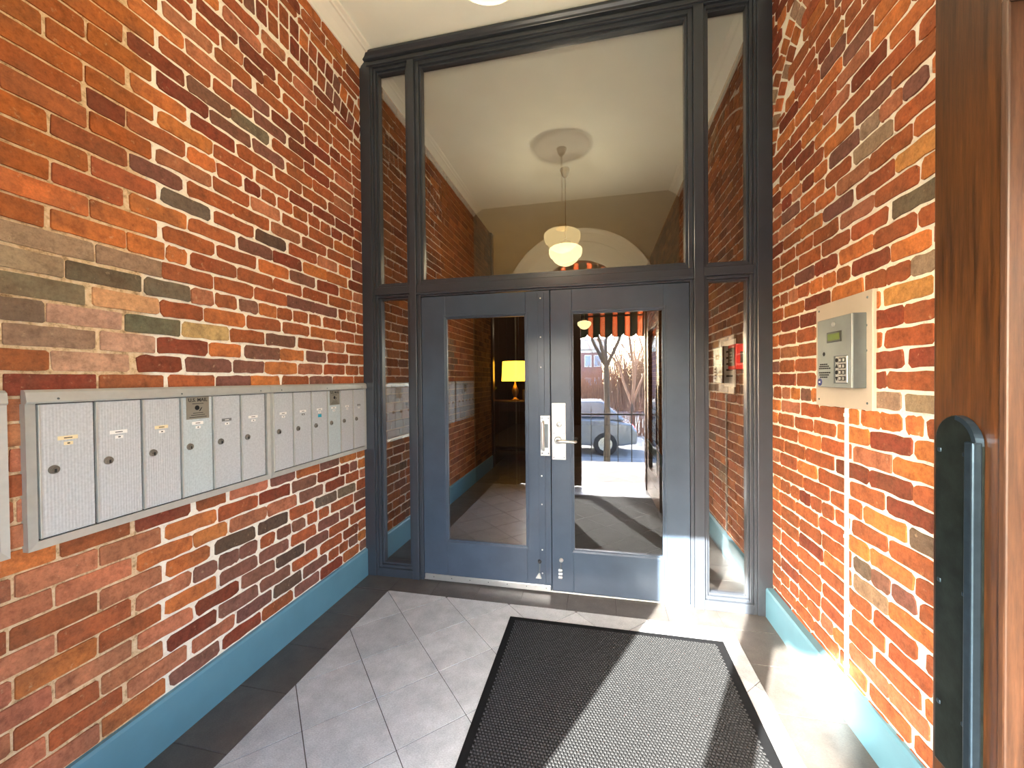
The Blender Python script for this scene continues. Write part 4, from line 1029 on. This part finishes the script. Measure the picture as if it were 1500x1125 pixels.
# bare street trees
def tree(x, y, z0, h, fork, label, seed, spread=0.55, depth=4, mat='bark', group='bare street trees'):
    rg = random.Random(seed); root = empty('bare_tree', (x, y, z0), label, 'tree', group)
    MB().tube([(x, y, z0-0.1), (x+0.02, y, z0+fork*0.5), (x, y, z0+fork)], [h*0.014, h*0.012, h*0.011], 8).build('trunk', 'bark', root)
    m = MB()
    def grow(p, d, l, r, n):
        q = p+d*l*0.5+Vector((rg.uniform(-1, 1), rg.uniform(-1, 1), 0))*l*0.05; e = p+d*l
        m.tube([p, q, e], [r, r*0.82, r*0.62], 5)
        if n == 0: return
        for _ in range(rg.choice((2, 3, 3))):
            nd = (d+Vector((rg.uniform(-1, 1), rg.uniform(-1, 1), rg.uniform(-0.25, 0.6)))*spread).normalized()
            grow(e, nd, l*rg.uniform(0.6, 0.8), r*0.6, n-1)
    for k in range(4):
        a = k*1.57+rg.uniform(0, 1)
        grow(Vector((x, y, z0+fork)), Vector((math.cos(a)*0.4, math.sin(a)*0.4, 1)).normalized(), h*0.22, h*0.008, depth)
    o = m.build('branches', mat, root); o['kind'] = 'stuff'
tree(0.19, -3.6, -0.55, 5.5, 2.3, 'young bare street tree in front of the parked car', 1)
tree(7.0, -17.5, -0.66, 8.0, 1.6, 'spreading bare tree with tan twigs across the street', 2, 0.7, 5, 'twig')
tree(1.5, -13, -0.66, 8.5, 1.0, 'broad tan bare tree beside the pink house', 3, 0.85, 6, 'twig')
tree(-4.0, -14.0, -0.66, 8, 1.8, 'dark bare tree left of the pink house', 4, 0.6, 5, 'bark')
tree(9.0, -13.0, -0.66, 7, 1.5, 'tan bare tree at the right end of the street', 6, 0.7, 5, 'twig')
# unseen columnar conifer added to keep sun off the right wall
cy = empty('sun_block_tree', (-4.17, -10.0, -0.66), 'tall dark columnar conifer added out of view to shade the right wall', 'tree')
MB().tube([(-4.17, -10, -0.7), (-4.17, -10, 7.6)], [0.10, 0.02], 8).build('trunk', 'bark', cy)
m = MB(); rg = random.Random(21)
for i in range(4600):
    z = rg.uniform(-0.3, 8.0); rr = 0.42*min(1, (8.4-z)/1.2)*min(1, (z+0.9)/0.8); a = rg.uniform(0, 6.283); r = rr*math.sqrt(rg.random())
    c = Vector((-4.17+r*math.cos(a), -10+r*math.sin(a), z)); u = Vector((rg.gauss(0, 1), rg.gauss(0, 1), rg.gauss(0, 1))).normalized()*0.09; w = u.cross(Vector((rg.gauss(0, 1), rg.gauss(0, 1), rg.gauss(0, 1)))).normalized()*0.05
    n = len(m.v); m.v += [tuple(c-u-w), tuple(c+u-w), tuple(c+u+w), tuple(c-u+w)]; m.f.append((n, n+1, n+2, n+3))
o = m.build('foliage', 'conifer', cy); o['kind'] = 'stuff'
# hedge, loose twigs standing along the far pavement
m = MB(); rg = random.Random(8)
for i in range(1400):
    x = rg.uniform(-9, 9); y = rg.uniform(-10.2, -9.6); h = rg.uniform(0.9, 1.9)
    if -5.0 < x < -3.3: continue
    m.tube([(x, y, -0.66), (x+rg.uniform(-0.25, 0.25), y+rg.uniform(-0.2, 0.2), -0.66+h)], [0.014, 0.005], 3)
o = m.build('hedge', 'hedge', smooth=False); tag(o, 'bare reddish brown hedge along the far side of the street', 'hedge', kind='stuff')
# house
hs = empty('house', (-1.8, -34, -0.66), 'pink brick house with white framed windows across the street', 'house')
MB().box(-9.5, 0.45, -40, -34, -0.66, 4.3).build('wall', 'house', hs)
MB().prism([(-40.3, 4.28), (-33.6, 4.28), (-37, 5.6)], lambda p: (-9.9, p[0], p[1]), lambda p: (0.8, p[0], p[1])).build('roof', 'roof', hs)
MB().box(-9.6, 0.55, -34.0, -33.9, 4.0, 4.3).build('fascia', 'house_trim', hs)
for x in (-8.2, -7.0, -5.2, -3.9, -2.2, -0.9, 0.0):
    for z in (0.4, 2.6):
        w = MB().ring(x-0.34, x+0.34, z, z+1.15, 0.07, -34.0, -33.92).build('window', 'house_trim', hs)
        MB().box(x-0.27, x+0.27, -33.98, -33.96, z+0.07, z+1.08).build('pane', 'pane_sky_tint', w)
# loose thicket of tan twigs behind the far hedge
m = MB(); rg = random.Random(31)
for i in range(2600):
    x = rg.uniform(-1.5, 9.0); y = rg.uniform(-24, -21); h = rg.uniform(2.0, 5.6)*(0.6 if x < 0.6 else 1); dx, dy = rg.gauss(0, 0.22)*h, rg.gauss(0, 0.12)*h
    m.tube([(x, y, -0.66), (x+dx*0.35, y+dy*0.35, -0.66+h*0.5), (x+dx, y+dy, -0.66+h)], [0.022, 0.014, 0.004], 3)
tag(m.build('thicket', 'twig', smooth=False), 'tan bare thicket of thin branches beside the pink house', 'thicket', kind='stuff')
# parked cars
def car(x, y, z0, label, paint='car'):
    c = empty('parked_car', (x, y, z0), label, 'car')
    side = [(-2.2, 0.35), (-2.2, 0.75), (-2.05, 0.92), (-1.3, 1.0), (1.35, 1.02), (2.1, 0.9), (2.25, 0.7), (2.25, 0.35), (1.75, 0.28), (-1.7, 0.28)]
    MB().prism(side, lambda p: (x+p[0], y-0.88, z0+p[1]), lambda p: (x+p[0], y+0.88, z0+p[1])).build('body', paint, c, 0.05)
    cab = [(-1.35, 0.98), (-0.75, 1.50), (1.35, 1.52), (1.95, 0.98)]
    MB().prism(cab, lambda p: (x+p[0]*(1 if p[1] < 1 else 0.97), y-(0.82 if p[1] < 1 else 0.68), z0+p[1]), lambda p: (x+p[0]*(1 if p[1] < 1 else 0.97), y+(0.82 if p[1] < 1 else 0.68), z0+p[1])).build('cabin', paint, c, 0.05)
    for sgn in (1, -1):
        for a, b in ((-1.0, 0.15), (0.25, 1.4)):
            m = MB(); w = [(a, 1.04), (b+0.1, 1.04), (b-0.05, 1.43), (a+0.25, 1.43)]
            m.prism(w, lambda p: (x+p[0], y+sgn*(0.83-0.28*(p[1]-0.98)/0.52+0.02), z0+p[1]), lambda p: (x+p[0], y+sgn*(0.83-0.28*(p[1]-0.98)/0.52-0.02), z0+p[1])); m.build('side_window', 'car_glass', c)
        for a in (-1.4, 1.4):
            w = MB().lathe([(0.0, -0.1), (0.30, -0.1), (0.33, -0.06), (0.33, 0.06), (0.30, 0.1), (0, 0.1)], x+a, y+sgn*0.80, z0+0.33, 24, 'Y').build('wheel', 'tyre', c)
            MB().lathe([(0, -0.115), (0.19, -0.112), (0.2, 0), (0.19, 0.112), (0, 0.115)], x+a, y+sgn*0.80, z0+0.33, 18, 'Y').build('hub', 'chrome', w)
    for a in (-2.19, 2.22): MB().box(x+a-0.03, x+a+0.03, y-0.7, y+0.7, z0+0.62, z0+0.74).build('light_bar', 'red' if a > 0 else 'house_trim', c, 0.01)
car(-1.2, -6.6, -0.66, 'silver parked car behind the iron railing')
